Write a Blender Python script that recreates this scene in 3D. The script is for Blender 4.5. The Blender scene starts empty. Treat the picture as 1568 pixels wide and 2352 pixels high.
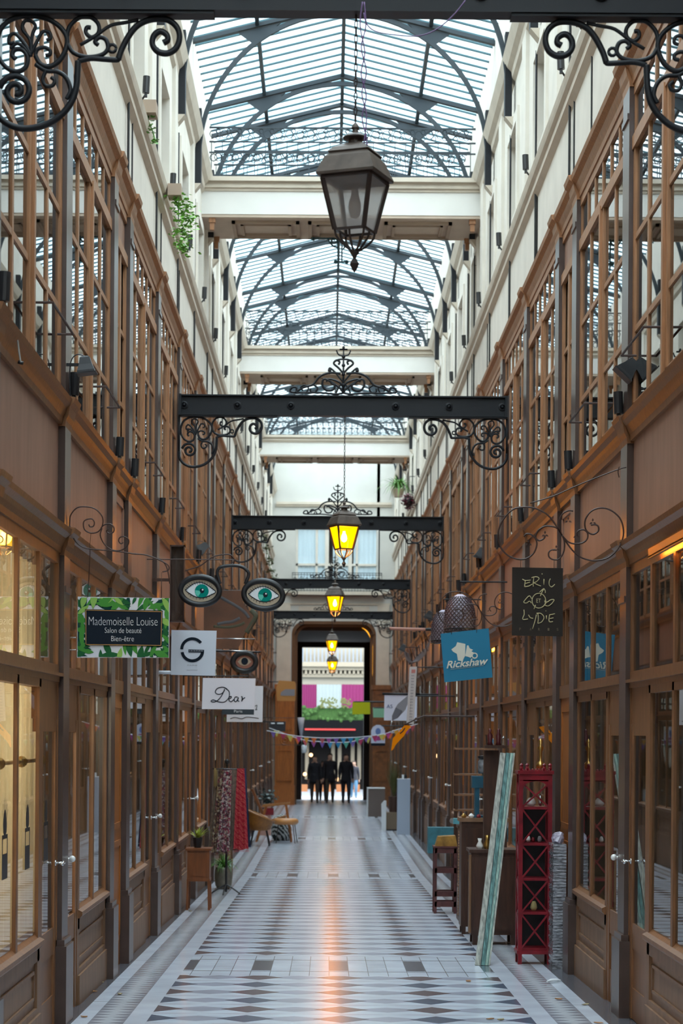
import bpy, math, random
from mathutils import Vector, Matrix
PI = math.pi
random.seed(7)
SC = bpy.context.scene
COL = SC.collection
# ------------------------------------------------------------------ camera
EYE = 1.9
F = 4800.0            # focal length in pixels of the 1568x2352 frame
VX, VY = 752.0, 1685.0
ROLL = 0.007
cd = bpy.data.cameras.new('camera'); cam = bpy.data.objects.new('camera', cd); COL.objects.link(cam)
cam.location = (0, 0, EYE)
cam.rotation_euler = (Matrix.Rotation(PI/2, 3, 'X') @ Matrix.Rotation(ROLL, 3, 'Z')).to_euler()
cd.sensor_fit = 'AUTO'; cd.sensor_width = 36.0
cd.lens = F/2352*36
cd.shift_x = (784-VX)/2352; cd.shift_y = (VY-1176)/2352
cd.clip_start = 0.05; cd.clip_end = 400
cd.dof.use_dof = True; cd.dof.focus_distance = 15.5; cd.dof.aperture_fstop = 4.5
SC.camera = cam
SC.view_settings.view_transform = 'Standard'; SC.view_settings.look = 'None'
SC.view_settings.gamma = 1.0; SC.view_settings.exposure = 0.55
SC.view_settings.use_curve_mapping = False
# ------------------------------------------------------------------ world: bright overcast sky
wd = bpy.data.worlds.new('sky'); SC.world = wd; wd.use_nodes = True
nt = wd.node_tree; nt.nodes.clear()
wo = nt.nodes.new('ShaderNodeOutputWorld'); bg = nt.nodes.new('ShaderNodeBackground')
tc = nt.nodes.new('ShaderNodeTexCoord'); nz = nt.nodes.new('ShaderNodeTexNoise'); cr = nt.nodes.new('ShaderNodeValToRGB')
nz.inputs['Scale'].default_value = 5.0; nz.inputs['Detail'].default_value = 5
cr.color_ramp.elements[0].position = .40; cr.color_ramp.elements[0].color = (.55, .84, 1.0, 1)
cr.color_ramp.elements[1].position = .60; cr.color_ramp.elements[1].color = (.97, 1.0, 1.0, 1)
nt.links.new(tc.outputs['Generated'], nz.inputs['Vector']); nt.links.new(nz.outputs['Fac'], cr.inputs['Fac'])
nt.links.new(cr.outputs['Color'], bg.inputs['Color']); bg.inputs['Strength'].default_value = 1.9
nt.links.new(bg.outputs[0], wo.inputs[0])
sd = bpy.data.lights.new('sun', 'SUN'); sd.energy = 9.0; sd.angle = math.radians(120); sd.color = (.93, .97, 1)
so = bpy.data.objects.new('sun', sd); COL.objects.link(so); so.rotation_euler = (math.radians(15), math.radians(4), 0)
so.location = (0, 20, 30)

# ------------------------------------------------------------------ materials
def new_mat(name):
    m = bpy.data.materials.new(name); m.use_nodes = True
    return m, m.node_tree, m.node_tree.nodes['Principled BSDF']
def L(nt, a, b): nt.links.new(a, b)
def mat(name, col, rough=.6, metal=0.0, noise=None, spec=.5, stretch=(1,1,1), amount=.25, bump=0, coat=0, emit=None, es=1):
    m, nt, b = new_mat(name)
    c = (*col, 1)
    b.inputs['Base Color'].default_value = c
    b.inputs['Roughness'].default_value = rough; b.inputs['Metallic'].default_value = metal
    b.inputs['Specular IOR Level'].default_value = spec
    b.inputs['Coat Weight'].default_value = coat; b.inputs['Coat Roughness'].default_value = .15
    if emit: b.inputs['Emission Color'].default_value = (*emit, 1); b.inputs['Emission Strength'].default_value = es
    if noise:
        t = nt.nodes.new('ShaderNodeTexCoord'); mp = nt.nodes.new('ShaderNodeMapping'); n = nt.nodes.new('ShaderNodeTexNoise')
        mp.inputs['Scale'].default_value = stretch; n.inputs['Scale'].default_value = noise; n.inputs['Detail'].default_value = 5
        r = nt.nodes.new('ShaderNodeMapRange'); r.inputs['From Min'].default_value = .3; r.inputs['From Max'].default_value = .7
        r.inputs['To Min'].default_value = 1-amount; r.inputs['To Max'].default_value = 1+amount
        mx = nt.nodes.new('ShaderNodeVectorMath'); mx.operation = 'SCALE'; mx.inputs[0].default_value = col
        L(nt, t.outputs['Object'], mp.inputs['Vector']); L(nt, mp.outputs[0], n.inputs['Vector'])
        L(nt, n.outputs['Fac'], r.inputs['Value']); L(nt, r.outputs[0], mx.inputs['Scale']); L(nt, mx.outputs[0], b.inputs['Base Color'])
        if bump:
            bp = nt.nodes.new('ShaderNodeBump'); bp.inputs['Strength'].default_value = bump; bp.inputs['Distance'].default_value = .01
            L(nt, n.outputs['Fac'], bp.inputs['Height']); L(nt, bp.outputs[0], b.inputs['Normal'])
    return m
def glass_mat(name, tint, rough=0.0, ior=1.6, refl=1.0, trans=(0,)):
    m = bpy.data.materials.new(name); m.use_nodes = True; nt = m.node_tree; nt.nodes.clear()
    o = nt.nodes.new('ShaderNodeOutputMaterial'); t = nt.nodes.new('ShaderNodeBsdfTransparent'); g = nt.nodes.new('ShaderNodeBsdfGlossy')
    fr = nt.nodes.new('ShaderNodeFresnel'); mx = nt.nodes.new('ShaderNodeMixShader')
    t.inputs['Color'].default_value = (*tint, 1); g.inputs['Roughness'].default_value = rough
    g.inputs['Color'].default_value = (refl, refl, refl, 1); fr.inputs['IOR'].default_value = ior
    ge = nt.nodes.new('ShaderNodeNewGeometry'); k = nt.nodes.new('ShaderNodeMath'); k.operation = 'SUBTRACT'; k.use_clamp = True
    L(nt, fr.outputs[0], k.inputs[0]); L(nt, ge.outputs['Backfacing'], k.inputs[1]); L(nt, k.outputs[0], mx.inputs[0])   # a thin pane reflects once, on the side it is met
    L(nt, t.outputs[0], mx.inputs[1]); L(nt, g.outputs[0], mx.inputs[2]); L(nt, mx.outputs[0], o.inputs[0])
    return m
def milky(name, col, frac, tcol=(1,1,1)):
    m = bpy.data.materials.new(name); m.use_nodes = True; nt = m.node_tree; nt.nodes.clear()
    o = nt.nodes.new('ShaderNodeOutputMaterial'); t = nt.nodes.new('ShaderNodeBsdfTransparent'); g = nt.nodes.new('ShaderNodeBsdfTranslucent')
    mx = nt.nodes.new('ShaderNodeMixShader'); mx.inputs[0].default_value = frac
    t.inputs['Color'].default_value = (*tcol, 1); g.inputs['Color'].default_value = (*col, 1)
    L(nt, t.outputs[0], mx.inputs[1]); L(nt, g.outputs[0], mx.inputs[2]); L(nt, mx.outputs[0], o.inputs[0])
    return m
def emit_mat(name, col, s):
    m = bpy.data.materials.new(name); m.use_nodes = True; nt = m.node_tree; nt.nodes.clear()
    o = nt.nodes.new('ShaderNodeOutputMaterial'); e = nt.nodes.new('ShaderNodeEmission')
    e.inputs[0].default_value = (*col, 1); e.inputs[1].default_value = s; L(nt, e.outputs[0], o.inputs[0]); return m
M = {}
M['wood'] = mat('painted_wood', (.20, .085, .033), .42, noise=9, stretch=(6, 6, .5), amount=.28)
M['wood_up'] = mat('upper_wood', (.34, .155, .066), .45, noise=8, stretch=(6, 6, .5), amount=.22)
M['fascia'] = mat('fascia_paint', (.30, .16, .11), .5, noise=5, stretch=(2, 2, .3), amount=.13)
M['orange_wood'] = mat('orange_wood', (.33, .105, .018), .4, noise=10, stretch=(5, 5, .4), amount=.3)
M['panel'] = mat('panel_paint', (.215, .112, .058), .5, noise=5, stretch=(2, 2, .5), amount=.22)
M['col'] = mat('column_paint', (.075, .048, .040), .28, spec=.5, noise=6, amount=.15)
M['iron'] = mat('dark_iron', (.010, .011, .014), .5, spec=.3)
M['rust'] = mat('rusty_iron', (.045, .018, .012), .5)
M['teal_iron'] = mat('roof_iron', (.010, .019, .026), .55)
M['bars'] = mat('glazing_bar', (.012, .065, .08), .5)
M['stone'] = mat('cream_render', (.66, .61, .53), .8, noise=2.5, amount=.07, bump=.1)
M['stone2'] = mat('moulding_stone', (.54, .47, .38), .8, noise=4, amount=.08)
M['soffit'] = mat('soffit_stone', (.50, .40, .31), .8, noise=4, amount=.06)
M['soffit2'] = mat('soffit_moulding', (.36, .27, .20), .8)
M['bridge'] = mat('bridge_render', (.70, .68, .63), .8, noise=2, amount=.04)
M['glass'] = glass_mat('shop_glass', (.86, .88, .86), 0.0, 1.75, .92)
M['glass_up'] = glass_mat('upper_glass', (.55, .58, .6), 0.0, 2.3, .97)
M['roofglass'] = milky('roof_glass', (.85, .95, 1), .10, (.86, .96, 1))
M['lampglass'] = milky('clear_lamp_glass', (.85, .85, .85), .55, (.85, .85, .85))
M['amber'] = None
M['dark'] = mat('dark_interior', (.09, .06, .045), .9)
M['int'] = mat('shop_wall', (.27, .18, .115), .9, noise=1.5, amount=.4)
M['white'] = mat('white_board', (.72, .74, .80), .5)
M['black'] = mat('black_paint', (.012, .012, .014), .45)
M['blackp'] = mat('black_plastic', (.02, .02, .022), .35)
def cloth_mat(name, c_):
    m = bpy.data.materials.new(name); m.use_nodes = True; nt = m.node_tree; nt.nodes.clear()
    o = nt.nodes.new('ShaderNodeOutputMaterial'); d = nt.nodes.new('ShaderNodeBsdfDiffuse'); g = nt.nodes.new('ShaderNodeBsdfTranslucent'); mx = nt.nodes.new('ShaderNodeMixShader')
    d.inputs[0].default_value = (*c_, 1); g.inputs[0].default_value = (*c_, 1); L(nt, d.outputs[0], mx.inputs[1]); L(nt, g.outputs[0], mx.inputs[2]); L(nt, mx.outputs[0], o.inputs[0]); return m
M['cream'] = cloth_mat('cream_curtain', (.84, .74, .52))
M['brass'] = mat('brass', (.45, .27, .08), .3, metal=.9)
M['steel'] = mat('steel', (.6, .6, .6), .25, metal=.9)
M['porcelain'] = mat('porcelain', (.8, .78, .75), .2)
M['leaf'] = mat('leaf', (.10, .25, .04), .5, noise=20, amount=.5)
M['leaf_y'] = mat('leaf_yellow', (.35, .42, .05), .5, noise=20, amount=.4)
M['table_wood'] = mat('table_wood', (.19, .055, .012), .4, noise=8, stretch=(3, 3, .5), amount=.2)
M['red'] = mat('red_lacquer', (.20, .004, .012), .4, noise=12, amount=.3)
M['tan'] = mat('tan_wood', (.36, .15, .04), .35, noise=10, stretch=(3, 3, .5), amount=.2)
M['brown'] = mat('brown_wood', (.055, .022, .013), .4, noise=8, stretch=(3, 3, .4), amount=.35)
M['teal'] = mat('teal_paint', (.008, .075, .12), .5, noise=8, amount=.3)
M['gold'] = mat('gold_paint', (.55, .45, .20), .6)
def amber(name, bot, top, s):
    m = bpy.data.materials.new(name); m.use_nodes = True; nt = m.node_tree; nt.nodes.clear()
    o = nt.nodes.new('ShaderNodeOutputMaterial'); e = nt.nodes.new('ShaderNodeEmission'); e.inputs[1].default_value = s
    e.inputs[0].default_value = (*top, 1); tr = nt.nodes.new('ShaderNodeBsdfTransparent'); tr.inputs[0].default_value = (1, .6, .12, 1)
    mx = nt.nodes.new('ShaderNodeMixShader'); mx.inputs[0].default_value = .6
    L(nt, tr.outputs[0], mx.inputs[1]); L(nt, e.outputs[0], mx.inputs[2]); L(nt, mx.outputs[0], o.inputs[0]); return m
M['amber'] = amber('lit_amber_glass', (1, .3, 0), (1, .55, .0), 1.7)
M['bulb_on'] = emit_mat('lit_bulb', (1, .8, .45), 60)
M['bulb_off'] = mat('frosted_bulb', (.42, .34, .28), .4)

# ------------------------------------------------------------------ mesh builder
def catmull(pts, n=8, closed=False):
    P = [Vector(p) for p in pts]; out = []; N = len(P)
    rng = range(N if closed else N-1)
    for i in rng:
        if closed: p0, p1, p2, p3 = P[(i-1) % N], P[i], P[(i+1) % N], P[(i+2) % N]
        else: p0, p1, p2, p3 = P[max(i-1, 0)], P[i], P[i+1], P[min(i+2, N-1)]
        for k in range(n):
            t = k/n
            out.append(.5*((2*p1)+(-p0+p2)*t+(2*p0-5*p1+4*p2-p3)*t*t+(-p0+3*p1-3*p2+p3)*t**3))
    if not closed: out.append(P[-1])
    return out
class MB:
    def __init__(s): s.v = []; s.f = []; s.m = []; s.mi = 0
    def face(s, idx): s.f.append(tuple(idx)); s.m.append(s.mi)
    def box(s, x0, x1, y0, y1, z0, z1):
        if x0 > x1: x0, x1 = x1, x0
        if y0 > y1: y0, y1 = y1, y0
        if z0 > z1: z0, z1 = z1, z0
        b = len(s.v)
        s.v += [(x0,y0,z0),(x1,y0,z0),(x1,y1,z0),(x0,y1,z0),(x0,y0,z1),(x1,y0,z1),(x1,y1,z1),(x0,y1,z1)]
        for q in ((0,3,2,1),(4,5,6,7),(0,1,5,4),(1,2,6,5),(2,3,7,6),(3,0,4,7)): s.face([b+i for i in q])
        return s
    def bar(s, a, b, w, h=None, up=(0,0,1)):      # rectangular bar from a to b
        a, b = Vector(a), Vector(b); d = (b-a).normalized(); h = h or w
        u = Vector(up)
        if abs(d.dot(u)) > .98: u = Vector((0,1,0))
        sx = d.cross(u).normalized(); sy = sx.cross(d).normalized()
        k = len(s.v)
        for p in (a, b):
            for (i, j) in ((-1,-1),(1,-1),(1,1),(-1,1)): s.v.append(tuple(p+sx*i*w/2+sy*j*h/2))
        for q in ((0,1,2,3),(7,6,5,4),(0,4,5,1),(1,5,6,2),(2,6,7,3),(3,7,4,0)): s.face([k+i for i in q])
        return s
    def tube(s, pts, r, n=6, closed=False):
        P = [Vector(p) for p in pts]; N = len(P)
        if N < 2: return s
        R = r if isinstance(r, (list, tuple)) else [r]*N
        t0 = (P[1]-P[0]).normalized(); u = Vector((0,0,1)) if abs(t0.z) < .9 else Vector((0,1,0))
        nrm = (u - t0*u.dot(t0)).normalized(); k = len(s.v)
        for i in range(N):
            if closed: t = (P[(i+1) % N]-P[i-1])
            else: t = P[min(i+1, N-1)]-P[max(i-1, 0)]
            if t.length < 1e-9: t = t0
            t.normalize(); nrm = (nrm - t*nrm.dot(t))
            if nrm.length < 1e-6: nrm = t.orthogonal()
            nrm.normalize(); bn = t.cross(nrm)
            for j in range(n):
                a = 2*PI*j/n; s.v.append(tuple(P[i]+(nrm*math.cos(a)+bn*math.sin(a))*R[i]))
        for i in range(N if closed else N-1):
            for j in range(n):
                a = k+i*n+j; b = k+i*n+(j+1) % n; i2 = (i+1) % N
                s.face((a, b, k+i2*n+(j+1) % n, k+i2*n+j))
        if not closed:
            s.face([k+j for j in range(n)][::-1]); s.face([k+(N-1)*n+j for j in range(n)])
        return s
    def cyl(s, a, b, r, n=12, r2=None):
        return s.tube([a, b], [r, r if r2 is None else r2], n)
    def lathe(s, prof, n=16, c=(0,0,0), a0=0.0):     # prof: (r, z)
        k = len(s.v)
        for (r, z) in prof:
            for j in range(n):
                a = a0+2*PI*j/n; s.v.append((c[0]+r*math.cos(a), c[1]+r*math.sin(a), c[2]+z))
        for i in range(len(prof)-1):
            for j in range(n):
                s.face((k+i*n+j, k+i*n+(j+1) % n, k+(i+1)*n+(j+1) % n, k+(i+1)*n+j))
        if prof[0][0] > 1e-4: s.face([k+j for j in range(n)][::-1])
        if prof[-1][0] > 1e-4: s.face([k+(len(prof)-1)*n+j for j in range(n)])
        return s
    def ball(s, c, r, n=10, sz=1.0):
        m = n//2+1
        return s.lathe([(r*math.sin(PI*i/m)+1e-5, -r*sz*math.cos(PI*i/m)) for i in range(m+1)], n, c)
    def plate(s, poly, y, t):          # polygon in xz at depth y (front), thickness t (towards +y)
        n = len(poly); k = len(s.v)
        s.v += [(p[0], y, p[1]) for p in poly] + [(p[0], y+t, p[1]) for p in poly]
        s.face([k+i for i in range(n)]); s.face([k+n+i for i in range(n)][::-1])
        for i in range(n): s.face((k+i, k+n+i, k+n+(i+1) % n, k+(i+1) % n))
        return s
    def extr_y(s, prof, y0, y1):       # profile (x,z) polygon extruded along y
        return s.plate(prof, y0, y1-y0)
    def quad(s, a, b, c, d):
        k = len(s.v); s.v += [tuple(a), tuple(b), tuple(c), tuple(d)]; s.face((k, k+1, k+2, k+3)); return s
    def xform(s, mtx, start=0):
        for i in range(start, len(s.v)): s.v[i] = tuple(mtx @ Vector(s.v[i]))
        return s
    def mesh(s, name, mats, smooth=False):
        me = bpy.data.meshes.new(name); me.from_pydata(s.v, [], s.f)
        if not isinstance(mats, (list, tuple)): mats = [mats]
        for m in mats: me.materials.append(M[m] if isinstance(m, str) else m)
        if len(mats) > 1: me.polygons.foreach_set('material_index', s.m)
        if smooth: me.polygons.foreach_set('use_smooth', [True]*len(me.polygons))
        me.update(); return me
    def build(s, name, mats, parent=None, loc=None, smooth=False):
        o = bpy.data.objects.new(name, s.mesh(name, mats, smooth)); COL.objects.link(o)
        if parent: o.parent = parent
        if loc: o.location = loc
        return o
def tag(o, label=None, cat=None, group=None, kind=None):
    if label: o['label'] = label
    if cat: o['category'] = cat
    if group: o['group'] = group
    if kind: o['kind'] = kind
    return o
def empty(name, loc, label, cat, group=None, rz=0):
    o = bpy.data.objects.new(name, None); COL.objects.link(o); o.location = loc; o.rotation_euler = (0, 0, rz)
    o.empty_display_size = .1
    return tag(o, label, cat, group)
def copy_tree(o, parent=None):
    c = o.copy(); COL.objects.link(c); c.parent = parent
    for ch in list(o.children): copy_tree(ch, c)
    return c
def struct(mb, name, mats, parent=None, smooth=False):
    o = mb.build(name, mats, parent, smooth=smooth)
    if not parent: o['kind'] = 'structure'
    return o
ORD = ['first','second','third','fourth','fifth','sixth','seventh','eighth','ninth','tenth','eleventh','twelfth','thirteenth','fourteenth','fifteenth','sixteenth','seventeenth','eighteenth','nineteenth','twentieth','twenty-first','twenty-second','twenty-third','twenty-fourth','twenty-fifth','twenty-sixth','twenty-seventh','twenty-eighth','twenty-ninth','thirtieth']
def P(x, y, Y):      # world point seen at photo pixel (x,y) at distance Y down the arcade
    a, b = x-VX, y-VY
    return Vector(((a+ROLL*b)*Y/F, Y, EYE-(b-ROLL*a)*Y/F))
def fz(Y):
    pts = [(-10, .247), (0, .247), (33, -.324), (66.5, -.37), (76, -.50), (80, -.55), (200, -.55)]
    for (a, za), (b, zb) in zip(pts, pts[1:]):
        if Y <= b: return za+(zb-za)*(Y-a)/(b-a)
    return -.55
def spiral(c, r0, a0, turns, r1=.15, n=26):   # from outer radius r0 at angle a0 winding inwards by turns (sign = direction), in xz
    out = []
    for i in range(n+1):
        t = i/n; r = r0*(1-(1-r1)*t); a = a0+turns*2*PI*t
        out.append((c[0]+r*math.cos(a), 0, c[1]+r*math.sin(a)))
    return out
# ================================================================== SHELL
XL, XR = -1.70, 2.00
CX = (XL+XR)/2
Y0, YE = -6.0, 66.5
def U(side, u): return XL-u if side < 0 else XR+u     # u metres into the wall from the column faces
def sbox(mb, side, u0, u1, y0, y1, z0, z1): mb.box(U(side, u0), U(side, u1), y0, y1, z0, z1)
BAYS = []      # (y0, y1, kind, door)
base = 18.2
pat = [('n', 1.3), ('b0', 2.975), ('b1', 2.975), ('b2', 2.975), ('b3', 2.975)]
y = 18.2-1.3-13.2
while y < YE-1.0:
    for k, w in pat:
        if y < YE-1.0: BAYS.append((y, min(y+w, YE), k)); y += w
BAYS[-1] = (BAYS[-1][0], YE-.45, BAYS[-1][2])
BAYS = [b for b in BAYS if b[1] > 5.2]
DY = {-1: -.33, 1: .28}
def bay(side, b):
    y0, y1, k = b
    e = 0 if y1 >= YE-.5 else DY[side]
    return y0+DY[side], y1+e, k
Z_SILL, Z_TR0, Z_TR1, Z_TT, Z_SC0, Z_SC1 = .66, 2.22, 2.33, 2.98, 3.05, 3.20
Z_L0, Z_L1, Z_H, Z_T0, Z_T1 = 3.88, 4.04, 5.87, 6.28, 6.45
Z_S0, Z_S1 = 7.42, 7.58
Z_C0, Z_C1 = 9.42, 9.66
# floor
def floor_material():
    m, nt, b = new_mat('floor_tiles')
    N = nt.nodes
    def val(v):
        n = N.new('ShaderNodeValue'); n.outputs[0].default_value = v; return n.outputs[0]
    def mt(op, a, b_=None, c=None):
        n = N.new('ShaderNodeMath'); n.operation = op
        for i, q in enumerate((a, b_, c)):
            if q is None: continue
            if isinstance(q, (int, float)): n.inputs[i].default_value = q
            else: L(nt, q, n.inputs[i])
        return n.outputs[0]
    tcn = N.new('ShaderNodeTexCoord'); sp = N.new('ShaderNodeSeparateXYZ'); L(nt, tcn.outputs['Object'], sp.inputs[0])
    x, y = sp.outputs[0], sp.outputs[1]
    def tri(v, period, off=0.0):   # 0 at multiples of period, 1 half way
        q = mt('DIVIDE', mt('SUBTRACT', v, off), period); fr = mt('FRACT', q)
        return mt('SUBTRACT', 1.0, mt('ABSOLUTE', mt('SUBTRACT', mt('MULTIPLY', fr, 2.0), 1.0)))
    def mixc(f, a, b_):
        n = N.new('ShaderNodeMix'); n.data_type = 'RGBA'
        L(nt, f, n.inputs[0])
        for sock, q in ((n.inputs[6], a), (n.inputs[7], b_)):
            if isinstance(q, tuple): sock.default_value = (*q, 1)
            else: L(nt, q, sock)
        return n.outputs[2]
    PW = 2.55/4; px0 = -1.17
    t = tri(x, PW, px0); s = tri(y, .55, .1)
    white, pale, dark1, dark2 = (.60, .67, .77), (.38, .40, .48), (.085, .12, .18), (.125, .10, .115)
    isd = mt('LESS_THAN', mt('ADD', mt('DIVIDE', t, .60), mt('DIVIDE', s, .74)), 1.0)
    isp = mt('LESS_THAN', mt('ADD', mt('DIVIDE', mt('SUBTRACT', 1.0, t), .88), mt('DIVIDE', s, .55)), 1.0)
    isp2 = mt('LESS_THAN', mt('ADD', mt('DIVIDE', t, 1.0), mt('DIVIDE', mt('SUBTRACT', 1.0, s), .22)), 1.0)
    row = mt('LESS_THAN', mt('FRACT', mt('ADD', mt('DIVIDE', mt('SUBTRACT', y, .1), 1.10), .25)), .5)
    col = mixc(isp, white, pale); col = mixc(isp2, col, (.52, .54, .60)); col = mixc(isd, col, mixc(row, dark1, dark2))
    # cross bands
    def inside(v, a, b_): return mt('MULTIPLY', mt('GREATER_THAN', v, a), mt('LESS_THAN', v, b_))
    for yc in (17.6, 32.7, 44.6, 56.5):
        ib = inside(y, yc-.85, yc+.9)
        t2 = tri(x, PW, px0)
        jx = mt('LESS_THAN', tri(x, PW/4, px0+PW/8), .035)
        main = inside(y, yc-.42, yc+.48)
        jl = mt('MAXIMUM', inside(y, yc-.50, yc-.46), inside(y, yc+.52, yc+.56))
        sq = mt('MULTIPLY', mt('LESS_THAN', t2, .25), main)
        bcol = mixc(sq, (.60, .66, .75), (.10, .115, .14))
        gb = mt('MULTIPLY', mt('GREATER_THAN', t2, .75), mt('MULTIPLY', main, mt('LESS_THAN', tri(y, .14), .3)))
        bcol = mixc(gb, bcol, (.42, .44, .50))
        bcol = mixc(mt('MAXIMUM', jx, jl), bcol, (.16, .17, .19))
        col = mixc(ib, col, bcol)
    # side borders
    for sg, xi in ((-1, -1.17), (1, 1.38)):
        d = mt('MULTIPLY', mt('SUBTRACT', x, xi), float(sg))
        col = mixc(mt('GREATER_THAN', d, 0.0), col, (.58, .62, .70))
        q = mt('DIVIDE', mt('SUBTRACT', d, .14), .23)
        zz = mt('LESS_THAN', mt('SUBTRACT', 1.0, mt('ABSOLUTE', mt('SUBTRACT', mt('MULTIPLY', q, 2.0), 1.0))), mt('MULTIPLY', tri(y, .15), .9))
        zc = mixc(zz, (.52, .54, .58), (.27, .27, .31))
        col = mixc(inside(d, .14, .37), col, zc)
        jo = mt('MULTIPLY', mt('GREATER_THAN', d, .37), mt('LESS_THAN', tri(y, 1.6, .4), .012))
        col = mixc(jo, col, (.3, .3, .32))
        col = mixc(mt('GREATER_THAN', d, .475), col, (.10, .10, .115))
    n = N.new('ShaderNodeTexNoise'); n.inputs['Scale'].default_value = 3; n.inputs['Detail'].default_value = 6
    L(nt, tcn.outputs['Object'], n.inputs['Vector'])
    mr = N.new('ShaderNodeMapRange'); mr.inputs['From Min'].default_value = .3; mr.inputs['From Max'].default_value = .7
    mr.inputs['To Min'].default_value = .86; mr.inputs['To Max'].default_value = 1.08; L(nt, n.outputs['Fac'], mr.inputs['Value'])
    vm = N.new('ShaderNodeVectorMath'); vm.operation = 'SCALE'; L(nt, col, vm.inputs[0]); L(nt, mr.outputs[0], vm.inputs['Scale'])
    L(nt, vm.outputs[0], b.inputs['Base Color'])
    b.inputs['Roughness'].default_value = .2; b.inputs['Specular IOR Level'].default_value = .5
    return m
M['floor'] = floor_material()
mb = MB(); ys = [Y0, 0, 12, 20, 28, 33, 45, 55, YE, 76, 80]
for a, b_ in zip(ys, ys[1:]):
    mb.quad((XL-.3, a, fz(a)), (XR+.3, a, fz(a)), (XR+.3, b_, fz(b_)), (XL-.3, b_, fz(b_)))
struct(mb, 'floor', 'floor')
# stone upper walls with recessed windows
wcount = 0
for side, nm in ((-1, 'left'), (1, 'right')):
    mb = MB()
    sbox(mb, side, .10, .5, Y0, YE, Z_T0, 7.9)
    sbox(mb, side, .10, .5, Y0, YE, 8.82, 10.95)
    cy = [b[0]+DY[side]+.15 for b in BAYS]
    cy = [17.6+3.1*i+DY[side] for i in range(-4, 17) if 17.6+3.1*i < YE-1.5]
    if side < 0: cy = [c-1.2 for c in cy]
    e = Y0
    for c in cy:
        sbox(mb, side, .10, .5, e, c-.55, 7.9, 8.82); e = c+.55
    sbox(mb, side, .10, .5, e, YE, 7.9, 8.82)
    wall = struct(mb, 'wall_'+nm, 'stone')
    # surrounds and pilaster strips
    pm = MB()
    for c in cy:
        sbox(pm, side, .07, .10, c-.70, c-.55, Z_S1, 8.82); sbox(pm, side, .07, .10, c+.55, c+.70, Z_S1, 8.82)
        sbox(pm, side, .07, .10, c-.70, c+.70, 8.82, 8.95)
        sbox(pm, side, .06, .10, c+1.28, c+1.72, Z_S1, Z_C0)
    struct(pm, 'pilaster_strips', 'stone', wall)
    for c in cy:
        wcount += 1
        fm = MB()
        for zz in (7.9, 8.35, 8.78): sbox(fm, side, .36, .40, c-.55, c+.55, zz, zz+.04)
        for yy in (c-.55, c-.02, c+.51): sbox(fm, side, .36, .40, yy, yy+.04, 7.9, 8.82)
        w = struct(fm, 'window_%d' % wcount, 'stone2')
        gm = MB(); sbox(gm, side, .40, .41, c-.55, c+.55, 7.9, 8.82); struct(gm, 'pane', 'glass_up', w)
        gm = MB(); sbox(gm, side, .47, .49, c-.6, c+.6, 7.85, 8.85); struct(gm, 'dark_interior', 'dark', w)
    # string course
    sg = side
    def prof(pts): return [(U(side, u), z) for u, z in pts]
    tn = 1 if side < 0 else 6
    tm = MB()
    tm.extr_y(prof([(.10, Z_S0-.05), (.05, Z_S0), (.05, Z_S0+.06), (.02, Z_S0+.09), (.01, Z_S1-.04), (-.0, Z_S1), (.10, Z_S1+.03)]), Y0, YE)
    struct(tm, 'trim_%d' % tn, 'stone2'); tn += 1
    tm = MB()
    tm.extr_y(prof([(.10, Z_C0-.04), (.06, Z_C0), (.05, Z_C0+.07), (-.0, Z_C0+.12), (-.03, Z_C1-.05), (-.05, Z_C1), (.10, Z_C1+.02)]), Y0, YE)
    struct(tm, 'trim_%d' % tn, 'stone2'); tn += 1
    # wood cornices: shop cornice, first floor ledge, top cornice (with raised blocks at the columns)
    cols = [bay(side, b)[0] for b in BAYS]
    for z0, z1, mt_, dp in ((Z_SC0, Z_SC1, 'wood', .05), (Z_L0, Z_L1, 'wood', .045), (Z_T0, Z_T1, 'wood_up', .055)):
        tm = MB(); h = z1-z0
        pr = [(.10, z0), (.02, z0), (.015, z0+.25*h), (-.0, z0+.45*h), (-.01, z0+.62*h), (-dp+.01, z0+.8*h), (-dp, z1), (.10, z1+.02)]
        tm.extr_y(prof(pr), Y0, YE)
        for cyy in cols:
            pb = [(u-.02, z+(.012 if z > z0+.5*h else -.015)) for u, z in pr]
            tm.extr_y(prof(pb), cyy-.16, cyy+.16)
        struct(tm, 'trim_%d' % tn, mt_); tn += 1
    # fascia
    fm = MB(); sbox(fm, side, .045, .12, Y0, YE, Z_SC1, Z_L0); f = struct(fm, 'fascia_board', 'fascia', wall)
    fm = MB()
    for b in BAYS:
        a, c, k = bay(side, b)
        if k == 'n':
            for q in ((a+.22, a+.28), (c-.28, c-.22)): sbox(fm, side, .03, .045, q[0], q[1], 3.25, 3.84)
            sbox(fm, side, .03, .045, a+.22, c-.22, 3.78, 3.84); sbox(fm, side, .03, .045, a+.22, c-.22, 3.25, 3.31)
    struct(fm, 'fascia_moulding', 'fascia', f)
    fm = MB(); sbox(fm, side, .03, .12, Y0, bay(side, BAYS[0])[0]-.1, -.2, Z_T0); struct(fm, 'boarding', 'wood', wall)
    # shop interiors: back wall, ceiling, floor, partitions
    im = MB()
    sbox(im, side, 1.9, 2.0, Y0, YE, -.5, 3.3); sbox(im, side, .12, 2.0, Y0, YE, 3.06, 3.2)
    sbox(im, side, .12, 2.0, Y0, YE, -.6, -.45)
    for b in BAYS:
        a, c, k = bay(side, b)
        if k in ('n', 'b2'): sbox(im, side, .12, 1.9, a-.05, a+.05, -.45, 3.06)
    sbox(im, side, 1.4, 1.5, Y0, YE, 4.0, 6.4); sbox(im, side, .12, 1.5, Y0, YE, 3.86, 3.96); sbox(im, side, .12, 1.5, Y0, YE, 6.3, 6.42)
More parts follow.
